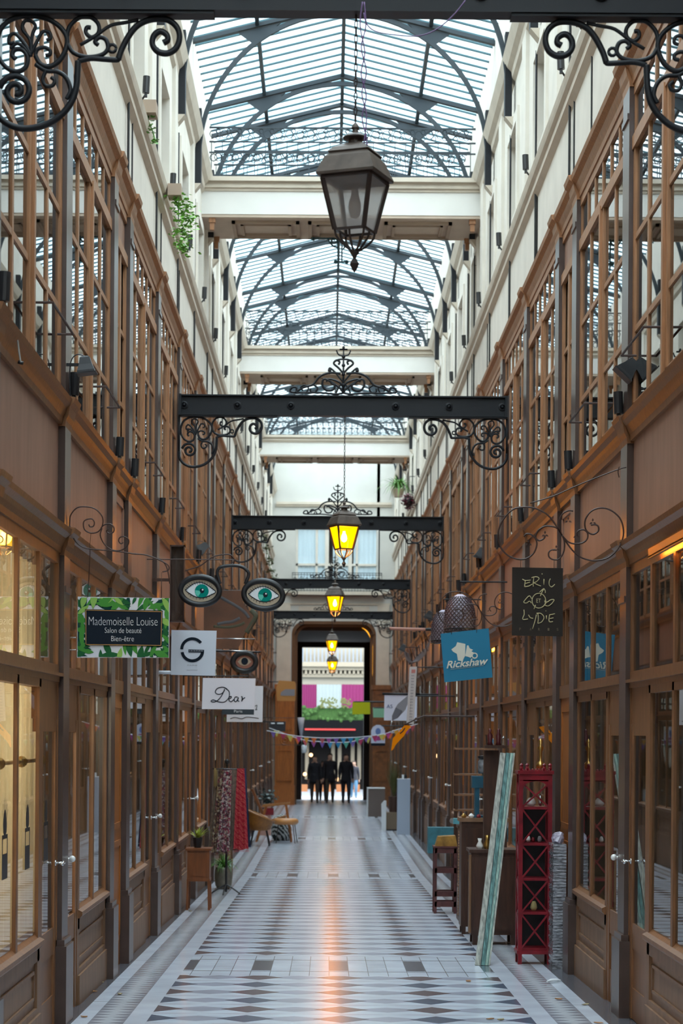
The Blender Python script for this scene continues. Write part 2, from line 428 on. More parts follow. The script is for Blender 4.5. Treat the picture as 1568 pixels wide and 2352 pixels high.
    for b in BAYS:
        a, c, k = bay(side, b)
        if k == 'n': sbox(im, side, .12, 1.4, a-.05, a+.05, 3.96, 6.3)
    struct(im, 'shop_interior', 'int', wall)
# ================================================================== COLUMNS, SHOPFRONTS, FIRST FLOOR WINDOWS
SIDE = {-1: 'left', 1: 'right'}
def ordn(i): return ORD[i] if i < len(ORD) else 'farthest'
NW = wcount
for side in (-1, 1):
    sn = SIDE[side]
    ncol = nshop = nstair = 0
    for bi, b in enumerate(BAYS):
        a, c, k = bay(side, b)
        zf = fz(a)
        # column at the near end of the bay, and at the far end of the last
        mb = MB()
        sbox(mb, side, 0, .12, a-.14, a+.14, zf, Z_T0+.05)
        col = empty('iron_column', (U(side, .06), a, zf), '%s slender brown iron column from the camera along the %s wall' % (ordn(ncol), sn), 'column', 'iron columns along the %s wall' % sn)
        ncol += 1
        def cb(name, boxes, mt_):
            m2 = MB()
            for q in boxes: sbox(m2, side, *q)
            m2.xform(Matrix.Translation((-U(side, .06), -a, -zf))); return m2.build(name, mt_, col)
        cb('shaft', [(0, .12, a-.15, a+.15, zf, Z_T0+.05)], 'col')
        cb('plinth', [(-.035, .12, a-.19, a+.19, zf, .52), (-.02, .12, a-.17, a+.17, .52, .56)], 'col')
        cb('collar', [(-.012, .12, a-.14, a+.14, Z_TT-.18, Z_TT-.14), (-.012, .12, a-.14, a+.14, 6.05, 6.09)], 'col')
        # -------- shopfront
        ya, yb = a+.13, c-.13
        if k == 'n':
            t = empty('stair_door', (U(side, .1), (ya+yb)/2, fz(ya)), '%s narrow orange-brown wooden bay between shopfronts on the %s side' % (ordn(nstair), sn), 'door', 'narrow stair doors, %s side' % sn)
            nstair += 1
        else:
            t = empty('shopfront', (U(side, .1), (ya+yb)/2, fz(ya)), '%s glazed brown wooden shopfront from the camera on the %s side' % (ordn(nshop), sn), 'shopfront', 'wooden shopfronts, %s side' % sn)
            nshop += 1
        T = Matrix.Translation(-Vector(t.location))
        def part(name, m2, mt_, par=None, **kw):
            m2.xform(T); return m2.build(name, mt_, par or t, **kw)
        zb = min(fz(ya), fz(yb))-.01
        w = yb-ya
        if k == 'n':
            m2 = MB(); sbox(m2, side, .045, .26, ya, yb, zb, Z_TR0); part('panel', m2, 'orange_wood')
            m2 = MB()
            for z0, z1 in ((.15, .95), (1.1, 2.1)):
                for q in ((ya+.12, ya+.17), (yb-.17, yb-.12)): sbox(m2, side, .035, .045, q[0], q[1], z0, z1)
                for z in (z0, z1): sbox(m2, side, .035, .045, ya+.12, yb-.12, z, z+.05)
            part('panel_moulding', m2, 'orange_wood')
            m2 = MB(); sbox(m2, side, .03, .26, ya, yb, Z_TR0, Z_TR1); sbox(m2, side, .03, .14, ya, yb, Z_TT, Z_SC0)
            for i in range(4): q = ya+(w-.06)*i/3; sbox(m2, side, .04, .12, q, q+.06, Z_TR1, Z_TT)
            part('transom_frame', m2, 'wood')
            m2 = MB(); sbox(m2, side, .06, .065, ya, yb, Z_TR1, Z_TT); part('pane', m2, 'glass')
        else:
            dfar = k in ('b0', 'b2')
            dw = w*.31
            d0, d1 = (yb-dw, yb) if dfar else (ya, ya+dw)
            g0, g1 = (ya, yb-dw) if dfar else (ya+dw, yb)
            # base of the window
            m2 = MB(); sbox(m2, side, .05, .12, g0, g1, zb, Z_SILL); part('base_panel', m2, 'panel')
            m2 = MB()
            sbox(m2, side, .015, .05, g0, g1, zb, .20); sbox(m2, side, .03, .05, g0, g1, .20, .24)
            for q in ((g0, g0+.09), (g1-.09, g1)): sbox(m2, side, .03, .05, q[0], q[1], .24, Z_SILL-.06)
            sbox(m2, side, .03, .05, g0, g1, Z_SILL-.14, Z_SILL-.06)
            sbox(m2, side, .038, .05, g0+.14, g1-.14, .29, .31); sbox(m2, side, .038, .05, g0+.14, g1-.14, Z_SILL-.21, Z_SILL-.19)
            sbox(m2, side, .038, .05, g0+.14, g0+.16, .29, Z_SILL-.19); sbox(m2, side, .038, .05, g1-.16, g1-.14, .29, Z_SILL-.19)
            part('base_moulding', m2, 'panel')
            m2 = MB(); m2.extr_y([(U(side, u), z) for u, z in ((.10, Z_SILL-.07), (.02, Z_SILL-.06), (-.0, Z_SILL-.04), (-.0, Z_SILL-.015), (.03, Z_SILL), (.06, Z_SILL+.03), (.10, Z_SILL+.03))], g0, g1)
            part('sill', m2, 'wood')
            # frame
            m2 = MB()
            n = 2
            for i in range(n+1):
                q = g0+(g1-g0-.07)*i/n; sbox(m2, side, .03, .052, q, q+.07, Z_SILL, Z_TR0)
            sbox(m2, side, .025, .10, ya, yb, Z_TR0, Z_TR0+.035); sbox(m2, side, .0, .10, ya, yb, Z_TR0+.035, Z_TR0+.055); sbox(m2, side, .03, .10, ya, yb, Z_TR0+.055, Z_TR1)
            sbox(m2, side, .03, .10, g0, g1, Z_TR0-.05, Z_TR0)
            for i in range(4): q = ya+(w-.07)*i/3; sbox(m2, side, .03, .052, q, q+.07, Z_TR1, Z_TT)
            sbox(m2, side, .03, .12, ya, yb, Z_TT, Z_SC0)
            part('window_frame', m2, 'wood')
            for i in range(n):
                q0 = g0+(g1-g0-.07)*i/n+.07; q1 = g0+(g1-g0-.07)*(i+1)/n
                m2 = MB(); sbox(m2, side, .046, .05, q0, q1, Z_SILL+.03, Z_TR0-.05); part('window_pane', m2, 'glass')
            for i in range(3):
                q0 = ya+(w-.07)*i/3+.07; q1 = ya+(w-.07)*(i+1)/3
                m2 = MB(); sbox(m2, side, .046, .05, q0, q1, Z_TR1, Z_TT); part('transom_pane', m2, 'glass')
            # door leaf
            m2 = MB(); e0, e1 = d0+.03, d1-.03
            sbox(m2, side, .03, .052, d0, d0+.04, zb, Z_TR0); sbox(m2, side, .03, .052, d1-.04, d1, zb, Z_TR0)
            sbox(m2, side, .04, .09, d0, d1, 1.98, Z_TR0)
            sbox(m2, side, .035, .052, e0+.01, e0+.10, zb+.02, 1.98); sbox(m2, side, .035, .052, e1-.10, e1-.01, zb+.02, 1.98)
            sbox(m2, side, .04, .10, e0+.1, e1-.1, 1.90, 1.98); sbox(m2, side, .04, .10, e0+.1, e1-.1, Z_SILL-.10, Z_SILL-.01)
            sbox(m2, side, .05, .09, e0+.1, e1-.1, zb+.02, Z_SILL-.1); sbox(m2, side, .042, .06, e0+.1, e1-.1, zb+.02, .22)
            sbox(m2, side, .040, .06, e0+.1, e1-.1, Z_SILL-.18, Z_SILL-.1)
            d = part('door', m2, 'wood')
            m2 = MB(); sbox(m2, side, .046, .05, e0+.1, e1-.1, Z_SILL-.01, 1.9); part('door_pane', m2, 'glass', d)
            hy = (e1-.055) if dfar else (e0+.055)
            m2 = MB(); x0 = U(side, .04); x1 = U(side, -.02)
            m2.cyl((x0, hy, 1.06), (U(side, .03), hy, 1.06), .02, 10); m2.cyl((x0, hy, 1.06), (x1, hy, 1.06), .008, 8)
            if dfar: m2.tube(catmull([(x1, hy, 1.06), (x1, hy-.05, 1.068), (x1, hy-.09, 1.055), (x1, hy-.12, 1.063)], 4), .009, 8)
            else: m2.ball((x1, hy, 1.06), .022, 10)
            part('handle', m2, 'steel' if dfar else 'porcelain', d, smooth=True)
        # -------- first floor windows
        if bi < 0: continue
        NW += 1
        m2 = MB()
        ua, ub = a+.13, c-.13; w = ub-ua
        sbox(m2, side, 0.03, .055, ua, ub, Z_L1, Z_L1+.09); sbox(m2, side, .02, .055, ua, ub, Z_H-.03, Z_H+.06); sbox(m2, side, 0.03, .055, ua, ub, Z_T0-.07, Z_T0)
        if k == 'n':
            for i in range(3): q = ua+(w-.09)*i/2; sbox(m2, side, .03, .055, q, q+.09, Z_L1, Z_H)
            for z in (4.62, 5.22): sbox(m2, side, .04, .055, ua, ub, z, z+.035)
            wo_ = struct(m2, 'window_%d' % NW, 'wood_up')
            m2 = MB(); sbox(m2, side, .05, .08, ua, ub, Z_H+.06, Z_T0-.07); struct(m2, 'upper_panel', 'fascia', wo_)
            m2 = MB(); sbox(m2, side, .06, .065, ua, ub, Z_L1+.09, Z_H-.03); struct(m2, 'pane', 'glass_up', wo_)
        else:
            for i, (q, ww, dd) in enumerate(((0, .09, .03), (.235, .06, .035), (.5, .22, .03), (.765, .06, .035), (1, .09, .03))):
                q = ua+(w-ww)*q; sbox(m2, side, dd, .055, q, q+ww, Z_L1, Z_H)
            q = ua+w*.5; sbox(m2, side, .012, .03, q-.03, q+.03, Z_L1, Z_H)
            for z in (4.60, 5.22): sbox(m2, side, .036, .055, ua, ub, z, z+.04)
            for i in range(7): q = ua+(w-.05)*i/6; sbox(m2, side, .035, .055, q, q+.05, Z_H+.05, Z_T0-.07)
            wo_ = struct(m2, 'window_%d' % NW, 'wood_up')
            for (p0, p1) in ((.02, .25), (.25, .48), (.52, .75), (.75, .98)):
                m2 = MB(); sbox(m2, side, .046, .05, ua+w*p0, ua+w*p1, Z_L1+.09, Z_H-.03); struct(m2, 'pane', 'glass_up', wo_)
            m2 = MB(); sbox(m2, side, .046, .05, ua, ub, Z_H+.06, Z_T0-.07); struct(m2, 'transom_pane', 'glass_up', wo_)
            # small iron guard bar on stays
            m2 = MB(); zg = 4.42
            for (g0, g1) in ((ua+w*.56, ua+w*.92),):
                m2.tube([(U(side, .03), g0, zg), (U(side, -.07), g0, zg), (U(side, -.07), g1, zg), (U(side, .03), g1, zg)], .008, 6)
            struct(m2, 'guard_bar', 'rust', wo_)
# ================================================================== ROOF
RC, RR = .15, 1.86
ZR, SL = 11.40, .25
def zroof(x): return ZR-SL*abs(x-RC)
mb = MB(); xw = 2.25
for s in (-1, 1):
    mb.quad((RC, Y0, ZR+.03), (RC+s*xw, Y0, zroof(RC+s*xw)+.03), (RC+s*xw, YE, zroof(RC+s*xw)+.03), (RC, YE, ZR+.03))
roof = struct(mb, 'ceiling', 'roofglass')
mb = MB(); mb.box(XL-.6, XR+.6, Y0-.3, Y0, -.2, 11.5); struct(mb, 'wall_front', 'stone')
mb = MB(); y = Y0+.1
while y < YE:
    for s in (-1, 1): mb.bar((RC, y, ZR), (RC+s*xw, y, zroof(RC+s*xw)), .022, .035, up=(0, 1, 0))
    y += .30
struct(mb, 'glazing_bars', 'bars', roof)
mb = MB()
for px_ in (RC-1.12, RC, RC+1.12, RC-2.0, RC+2.0):
    mb.box(px_-.025, px_+.025, 13, YE, zroof(px_)-.09, zroof(px_)-.01)
struct(mb, 'purlins', 'teal_iron', roof)
BR = [29.0, 41.6, 54.0]
ty = [18.0, 21.0, 24.0]
for q in BR: ty += [q-2.0, q+.95, q+2.3, q+5.3, q+7.9]
ty = [t_ for t_ in ty if t_ < YE-1]
def truss_mesh():
    m = MB(); zc = 9.35
    arc = [(RC+RR*math.cos(PI*i/40), 0, zc+RR*math.sin(PI*i/40)) for i in range(41)]
    arc = [(RC+RR, 0, zc-.1)]+arc+[(RC-RR, 0, zc-.1)]
    for p, q in zip(arc, arc[1:]): m.bar(p, q, .055, .05, up=(0, 1, 0))
    return m
t0 = None
for i, yy in enumerate(ty):
    lab = '%s arched iron roof truss from the camera under the glass roof' % ordn(i)
    if t0 is None:
        t0 = empty('roof_truss', (0, yy, 0), lab, 'truss', 'arched iron roof trusses')
        truss_mesh().build('arch', 'teal_iron', t0)
        m = MB()
        for s in (-1, 1): m.bar((RC, 0, ZR-.08), (RC+s*2.1, 0, zroof(RC+2.1)-.08), .05, .09, up=(0, 1, 0))
        m.build('rafter', 'teal_iron', t0)
        for s in (-1, 1):
            m = MB(); x1 = RC+s*1.12
            za = 9.35+math.sqrt(RR**2-1.12**2)
            m.plate([(x1-s*.30, zroof(x1-s*.3)-.12), (x1+s*.24, zroof(x1+s*.24)-.12), (x1+s*.05, za-.03), (x1-s*.10, za+.06)], -.02, .04)
            m.build('gusset', 'teal_iron', t0)
            m = MB(); x1 = RC+s*RR
            m.box(x1-.03 if s > 0 else x1-.05, x1+.05 if s > 0 else x1+.03, -.07, .07, 8.98, 9.95)
            m.build('leg', 'iron', t0)
            m = MB(); m.plate([(x1-s*.03, 8.98), (x1+s*.16, 8.98), (x1+s*.16, 8.70), (x1+s*.07, 8.86)], -.08, .16)
            m.build('corbel', 'stone2', t0)
    else:
        c = copy_tree(t0); c.location = (0, yy, 0); c['label'] = lab
# ================================================================== BRIDGES
def bridge(i, yb):
    bx0, bx1 = XL-.10, XR+.10
    t = empty('footbridge', (CX, yb+.65, 9.1), '%s cream rendered footbridge crossing the arcade below the glass roof' % ORD[i], 'footbridge', 'cream footbridges')
    T = Matrix.Translation(-Vector(t.location))
    def part(n, m, mt_, par=None): m.xform(T); return m.build(n, mt_, par or t)
    m = MB(); m.box(bx0, bx1, yb, yb+1.3, 9.10, 9.56); part('body', m, 'bridge')
    m = MB()
    for u0, z0, z1 in ((.02, 9.42, 9.46), (.05, 9.46, 9.50), (.04, 9.50, 9.54), (.10, 9.54, 9.60)): m.box(bx0, bx1, yb-u0, yb+.02, z0, z1)
    part('cornice', m, 'stone2')
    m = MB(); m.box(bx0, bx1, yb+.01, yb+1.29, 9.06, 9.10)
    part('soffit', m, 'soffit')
    m = MB(); n = 3; L0, L1 = bx0+.35, bx1-.35; wv = (L1-L0)/n
    for j in range(n):
        a, c = L0+j*wv+.06, L0+(j+1)*wv-.06
        for k, (e, th) in enumerate(((0, .05), (.12, .04))):
            aa, cc, y0_, y1_ = a+e, c-e, yb+.2+e, yb+1.1-e
            m.box(aa, cc, y0_, y0_+th, 9.02, 9.06); m.box(aa, cc, y1_-th, y1_, 9.02, 9.06)
            m.box(aa, aa+th, y0_, y1_, 9.02, 9.06); m.box(cc-th, cc, y0_, y1_, 9.02, 9.06)
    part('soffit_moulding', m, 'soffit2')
    for x in (bx0+.1, bx1-.18):
        for y_ in (yb+.05, yb+1.15):
            m = MB(); m.box(x, x+.09, y_, y_+.12, 9.0, 9.12); m.box(x+.015, x+.075, y_+.02, y_+.10, 8.9, 9.0); part('corbel', m, 'wood_up')
    for yy in (yb+.06, yb+1.24):
        m = MB(); z0, z1 = 9.60, 10.33; r = .011
        m.box(XL, XR, yy-.012, yy+.012, z1-.025, z1); m.box(XL, XR, yy-.01, yy+.01, z1-.22, z1-.20); m.box(XL, XR, yy-.012, yy+.012, z0, z0+.03)
        m.box(XL, XR, yy-.01, yy+.01, z0+.36, z0+.38)
        x = XL+.03; j = 0
        while x < XR:
            m.bar((x, yy, z0), (x, yy, z1-.2), .010); x += .15; j += 1
        x = XL+.06; j = 0
        while x < XR-.05:
            for cc_, rr in (((x, z1-.10), .055), ((x+.06, z1-.15), .03), ((x+.06, z1-.06), .03)):
                m.tube([(cc_[0]+rr*math.cos(q*PI/4), yy, cc_[1]+rr*math.sin(q*PI/4)) for q in range(8)], .006, 4, closed=True)
            if True:
                m.tube([(x+.05*math.cos(q*PI/4), yy, z0+.30+.05*math.sin(q*PI/4)) for q in range(8)], .007, 4, closed=True)
            x += .15; j += 1
        part('railing', m, 'teal_iron')
for i, yb in enumerate(BR): bridge(i, yb)
# ================================================================== IRON BEAMS
def bracket_curves():
    """left bracket, local metres: x from wall, z down from beam underside"""
    k = 1/923.0
    def C(pts): return [((x+34)*k, 0, -(y-66)*k) for x, y in pts]
    out = []
    r = .013
    ring = [(-14, 188), (10, 120), (70, 78), (150, 68), (230, 85), (290, 130), (312, 188), (285, 262), (235, 300), (190, 290), (165, 250)]
    out.append((catmull(C(ring), 6), .014))
    out.append((catmull(C([(-14, 188), (-8, 250), (30, 305), (80, 325), (120, 305), (130, 260), (105, 225), (70, 225), (58, 250), (75, 268)]), 6), .013))
    out.append((catmull(C([(165, 250), (175, 222), (205, 213), (232, 225), (232, 245), (212, 250)]), 6), .011))
    # palmette
    for pts in ([(145, 255), (140, 180), (105, 130), (115, 92), (145, 92), (165, 115), (150, 160), (145, 255)],
                [(145, 245), (110, 190), (70, 150), (45, 165), (45, 195), (70, 190)],
                [(145, 245), (180, 170), (200, 140), (230, 145), (235, 170), (215, 180)],
                [(145, 255), (115, 215), (80, 195), (50, 220)],):
        out.append((catmull(C(pts), 5), .010))
    # outer big C with spiral
    sp = []
    for i in range(34):
        t = i/33; a = PI+(1-t)*0+t*2*PI*1.75; rr = 78*(1-t)+12*t
        sp.append((78-rr*math.cos(t*2*PI*1.75+.2)*1.0, 415-rr*math.sin(t*2*PI*1.75+.2)))
    out.append((C(sp), .017))
    out.append((catmull(C([(-30, 430), (-25, 490), (10, 545), (70, 580), (140, 587), (225, 565), (290, 520), (335, 460), (355, 395), (360, 330), (362, 275)]), 6), .018))
    out.append((catmull(C([(362, 275), (420, 262), (480, 265), (540, 268), (548, 262)]), 4), .015))
    out.append((catmull(C([(548, 265), (565, 215), (600, 150), (640, 105), (700, 80), (770, 80), (815, 112), (830, 160), (815, 210), (775, 236), (730, 228), (705, 195), (712, 155), (740, 135), (770, 150), (775, 175), (755, 188)]), 6), .017))
    # between: circle and small spirals
    out.append((catmull(C([(310, 180), (320, 120), (365, 75), (420, 72), (455, 105), (455, 145), (425, 165), (398, 145), (402, 120), (420, 120)]), 6), .012))
    out.append((catmull(C([(310, 190), (340, 235), (400, 255), (470, 245), (500, 215), (490, 175), (460, 165), (440, 185), (455, 200)]), 6), .012))
    out.append((catmull(C([(372, 200), (440, 160), (510, 110), (580, 95), (640, 82)]), 4), .010))
    out.append(([((520+34+18*math.cos(q*PI/5))*k, 0, -(215-66+18*math.sin(q*PI/5))*k) for q in range(11)], .009))
    out.append((catmull(C([(165, 290), (215, 320), (270, 325), (310, 355), (328, 410), (310, 450)]), 5), .012))
    out.append((catmull(C([(215, 320), (200, 360), (215, 390), (245, 388), (255, 365), (238, 350)]), 5), .011))
    out.append((C([(-30, 66), (-30, 440)]), .014))
    return out
BC = bracket_curves()
def bracket_mesh(s, ln):
    m = MB()
    for pts, r in BC:
        q = [(p[0], 0, p[2]) for p in pts]
        if s > 0: q = [(ln-p[0], 0, p[2]) for p in q]
        m.tube(q, r*.95, 6)
    return m
def crest_mesh():
    m = MB(); k = 1/400.0
    def C(pts, s): return [(s*(x-768)*k, 0, -(y-266)*k) for x, y in pts]
    for s in (-1, 1):
        def tb(pts, r): m.tube(catmull(C(pts, s), 5), r*1.25, 5)
        tb([(768, 262), (790, 235), (850, 200), (862, 225), (845, 250), (815, 248), (808, 228), (825, 218)], .011)
        tb([(780, 175), (830, 172), (875, 190), (905, 225), (950, 240), (985, 262)], .011)
        tb([(768, 262), (800, 268), (870, 262), (920, 262), (960, 262), (1005, 258), (1000, 240), (980, 238), (978, 252)], .010)
        tb([(905, 225), (885, 240), (895, 258), (915, 256), (915, 242)], .009)
        tb([(935, 262), (925, 240), (945, 228), (960, 240), (950, 252)], .008)
        tb([(768, 240), (785, 215), (830, 200), (845, 212)], .010)
        tb([(768, 215), (785, 195), (805, 170), (830, 150), (830, 172)], .009)
        tb([(768, 175), (790, 150), (812, 130), (800, 115), (785, 122), (790, 135)], .010)
        tb([(768, 110), (790, 112), (810, 122)], .009)
        tb([(768, 95), (790, 90), (800, 70)], .007)
        tb([(822, 162), (838, 160)], .012); m.tube(C([(830, 178), (830, 148)], s), .006, 5)
        tb([(800, 262), (790, 240), (775, 220)], .008)
        m.tube(C([(750, 66), (786, 66)], s), .010, 5)
    m.tube([(0, 0, 0), (0, 0, .50)], [.016, .009], 6)
    for z in (.10, .22, .32, .42): m.ball((0, 0, z), .022, 8)
    m.ball((0, 0, .515), .016, 8, 1.6)
    return m
BM = [(10.45, 5.61), (23.55, 5.59), (36.5, 5.58), (51.2, 5.57), (64.6, 5.57)]
beam0 = None
for i, (yb, zb_) in enumerate(BM):
    lab = '%s dark riveted iron cross beam from the camera, with scrollwork brackets' % ORD[i]
    W = XR-XL
    if beam0 is None:
        t = beam0 = empty('iron_beam', (XL, yb, zb_), lab, 'beam', 'iron cross beams')
        m = MB(); m.box(0, W, -.02, .02, -.10, .10); m.box(0, W, -.06, .06, -.115, -.10); m.box(0, W, -.06, .06, .10, .115)
        m.box(0, W*.30, -.05, .05, -.13, -.115); m.box(W*.70, W, -.05, .05, -.13, -.115); m.box(0, .03, -.07, .07, -.12, .12); m.box(W-.03, W, -.07, .07, -.12, .12)
        m.build('girder', 'iron', t)
        for j in range(6):
            x = .06+j*.60 if j < 5 else W-.06
            if 2 < j < 5: x = W-.06-(5-j)*.60
            m = MB(); m.lathe([(.045, 0), (.045, .012), (.028, .018), (.022, .006), (.012, .03), (.001, .034)], 12); m.xform(Matrix.Translation((x, -.02, 0)) @ Matrix.Rotation(PI/2, 4, 'X'))
            m.build('rosette', 'iron', t)
        o = bracket_mesh(-1, W).build('scroll_bracket', 'iron', t, smooth=True); o.location = (0, 0, -.13)
        o = bracket_mesh(1, W).build('scroll_bracket', 'iron', t, smooth=True); o.location = (0, 0, -.13)
        o = crest_mesh().build('crest', 'iron', t, smooth=True); o.location = (W/2, 0, .14)
    else:
        c = copy_tree(beam0); c.location = (XL, yb, zb_); c['label'] = lab
# ================================================================== LANTERNS
def lantern(x, y, zev, rot, lit, label, ztop):
    t = empty('hanging_lantern', (x, y, zev-.62), label, 'lantern', None, rot)
    o = .62           # eave height above the finial tip
    def ring(h, z, w=.012): # square ring
        m = MB(); c = [(-h, -h), (h, -h), (h, h), (-h, h)]
        for p, q in zip(c, c[1:]+c[:1]): m.bar((*p, z), (*q, z), w, w)
        return m
    R2 = math.sqrt(2)
    hs, hb = .126, .077      # half widths at eave and bottom
    m = MB(); q4 = PI/4
    m.lathe([(.150*R2, 0), (.152*R2, .012), (.118*R2, .095), (.100*R2, .115), (.108*R2, .122), (.088*R2, .145), (.055*R2, .165), (.035*R2, .175)], 4, (0, 0, o), q4)
    m.build('roof_cap', 'lamp_metal', t)
    m = MB(); m.lathe([(.036, .17), (.034, .195), (.062, .20), (.064, .206), (.040, .222), (.016, .226), (.014, .245), (.02, .255), (.014, .27), (.001, .285)], 14, (0, 0, o)); m.build('chimney', 'lamp_metal', t, smooth=False)
    m = ring(hs, o-.006, .02)
    for sx in (-1, 1):
        for sy in (-1, 1): m.bar((sx*hs, sy*hs, o-.01), (sx*hb, sy*hb, o-.262), .019)
    r2 = ring(hb, o-.262, .013); k = len(m.v); m.v += r2.v; m.f += [tuple(i+k for i in f) for f in r2.f]; m.m += r2.m
    m.build('frame', 'lamp_iron', t)
    for a in range(4):
        m = MB(); z0, z1 = o-.257, o-.014
        R_ = Matrix.Rotation(a*PI/2, 4, 'Z')
        m.quad((-hb+.004, -hb, z0), (hb-.004, -hb, z0), (hs-.006, -hs, z1), (-hs+.006, -hs, z1)); m.xform(R_)
        m.build('glass_pane', 'amber' if lit else 'lampglass', t)
    m = MB()
    for a in range(8):
        ang = a*PI/4+PI/4
        r = hb*(R2 if a % 2 == 0 else 1.0)
        pts = [(r, o-.265), (r*.92, o-.295), (r*.55, o-.335), (.02, o-.36)]
        m.tube(catmull([(p*math.cos(ang), p*math.sin(ang), z) for p, z in pts], 4), .006, 5)
    m.lathe([(.001, 0), (.014, .02), (.024, .045), (.014, .065), (.008, .07), (.012, .085), (.024, .10), (.022, .115)], 10, (0, 0, o-.47))
    m.build('finial', 'lamp_iron', t)
    m = MB(); zb = o-.06
    if lit: m.lathe([(.001, -.125), (.026, -.112), (.036, -.085), (.03, -.05), (.016, -.02), (.014, 0)], 12, (0, 0, zb)); mt_ = 'bulb_on'
    else: m.lathe([(.001, -.14), (.022, -.13), (.032, -.10), (.03, -.06), (.018, -.02), (.016, .03)], 12, (0, 0, zb)); mt_ = 'bulb_off'
    b = m.build('bulb', mt_, t, smooth=True)
    # chain
    m = MB(); z = o+.285; zt = ztop-(zev-.62); n = 0
    while z < zt:
        a = n % 2
        for k_ in range(1):
            pts = []
            for j in range(8):
                an = j*PI/4; dx, dz = .008*math.cos(an), .022*math.sin(an)
                pts.append((dx if a else 0, 0 if a else dx, z+.02+dz))
            m.tube(pts, .003, 4, closed=True)
        z += .036; n += 1
    m.build('chain', 'lamp_iron', t)
    if lit:
        ld = bpy.data.lights.new('lantern_light', 'POINT'); ld.energy = 55; ld.color = (1, .42, .08); ld.shadow_soft_size = .09
        lo = bpy.data.objects.new('lantern_light', ld); COL.objects.link(lo); lo.location = (x, y, zev-.15)
    return t
M['lamp_metal'] = mat('lantern_zinc', (.095, .072, .058), .5, metal=.2, noise=12, amount=.3)
M['lamp_iron'] = mat('lantern_iron', (.03, .018, .015), .45)
def bulb_z(Y, y): return EYE+(VY-y)*Y/F
LN = [(815, 411, 10.45, False, -.37, 'large unlit grey lantern hanging nearest the camera under the first iron beam'),
      (790, 1208, 23.55, True, .40, 'lit amber lantern on a long chain, largest of the glowing ones'),
      (769, 1369, 36.5, True, -.2, 'lit amber lantern just below the third iron beam, in front of the arch'),
      (762, 1471, 51.2, True, .1, 'lit amber lantern seen against the archway, second smallest'),
      (763, 1519, 64.6, True, .3, 'smallest lit amber lantern, lowest in the archway')]
for (x, y_, Y, lit, rot, lab) in LN:
    p = P(x, y_, Y); zt = [b for b in BM if abs(b[0]-Y) < .1][0][1]-.1
    lantern(p.x, Y, p.z, rot, lit, lab, zt)
# ================================================================== END WALL WITH ARCHWAY
Yw = YE
mb = MB()
ax0, ax1, azt, ar = -1.16, 1.52, 5.48, .42
def arch_pts(x0, x1, zt, r, n=8):
    pts = []
    for i in range(n+1):
        a = PI-PI/2*i/n; pts.append((x0+r+r*math.cos(a), zt-r+r*math.sin(a)))
    for i in range(n+1):
        a = PI/2-PI/2*i/n; pts.append((x1-r+r*math.cos(a), zt-r+r*math.sin(a)))
    return pts
ap = arch_pts(ax0, ax1, azt, ar)
mb.box(XL-.6, ax0, Yw, Yw+.5, -.6, 11.5); mb.box(ax1, XR+.6, Yw, Yw+.5, -.6, 11.5)
# wall above arch (strips following the curve)
for p, q in zip(ap, ap[1:]):
    if abs(p[0]-q[0]) < 1e-5: continue
    k = len(mb.v)
    for yy in (Yw, Yw+.5): mb.v += [(p[0], yy, p[1]), (q[0], yy, q[1]), (q[0], yy, 6.72), (p[0], yy, 6.72)]
    for f in ((0, 1, 2, 3), (7, 6, 5, 4), (0, 4, 5, 1), (1, 5, 6, 2), (2, 6, 7, 3), (3, 7, 4, 0)): mb.face([k+i for i in f])
wx0, wx1 = -1.05, 1.58       # window opening above the arch
mb.box(ax0, wx0, Yw, Yw+.5, 6.72, 11.5); mb.box(wx1, ax1+.1, Yw, Yw+.5, 6.72, 11.5)
mb.box(wx0, wx1, Yw, Yw+.5, 8.55, 11.5); 
back = struct(mb, 'wall_back', mat('grey_cream_render', (.50, .49, .45), .8, noise=2, amount=.05))
mb = MB()
for z0, z1, d in ((6.30, 6.36, .06), (6.36, 6.42, .12), (6.0, 6.05, .04), (5.62, 5.66, .05), (8.62, 8.68, .05), (9.12, 9.18, .06), (9.18, 9.26, .10)):
    mb.box(XL+.02, XR-.02, Yw-d, Yw+.02, z0, z1)
for x0, x1 in ((XL+.06, -1.2), (1.56, XR-.06)):     # pilasters with fluting and capitals
    mb.box(x0, x1, Yw-.08, Yw, 3.55, 5.15)
    mb.box(x0-.02, x1+.02, Yw-.11, Yw, 3.45, 3.55)
    mb.box(x0-.03, x1+.03, Yw-.14, Yw, 5.40, 5.50); mb.box(x0+.02, x1-.02, Yw-.10, Yw, 5.15, 5.22)
    mb.box(x0, x1, Yw-.08, Yw, 5.7, 6.0)
for x0 in (-.95, .35): mb.box(x0, x0+.95, Yw-.03, Yw, 5.72, 5.95)
struct(mb, 'stone_mouldings', 'stone2', back)
mb = MB()
for x0, x1 in ((XL+.06, -1.2), (1.56, XR-.06)):    # acanthus capitals
    for i in range(5):
        cx = x0+(x1-x0)*(i+.5)/5
        for z, s in ((5.22, 1), (5.30, 1.15)):
            mb.tube(catmull([(cx, Yw-.08, z), (cx, Yw-.12, z+.06), (cx+(i-2)*.012*s, Yw-.17, z+.10), (cx+(i-2)*.016*s, Yw-.19, z+.07)], 4), .022, 6)
    for s, cx in ((-1, x0), (1, x1)):
        mb.tube([Vector(q)+Vector((0, Yw-.14, 0)) for q in spiral((cx, 5.40), .07, PI/2, s*1.2)], .018, 6)
struct(mb, 'capitals', 'stone', back, smooth=True)
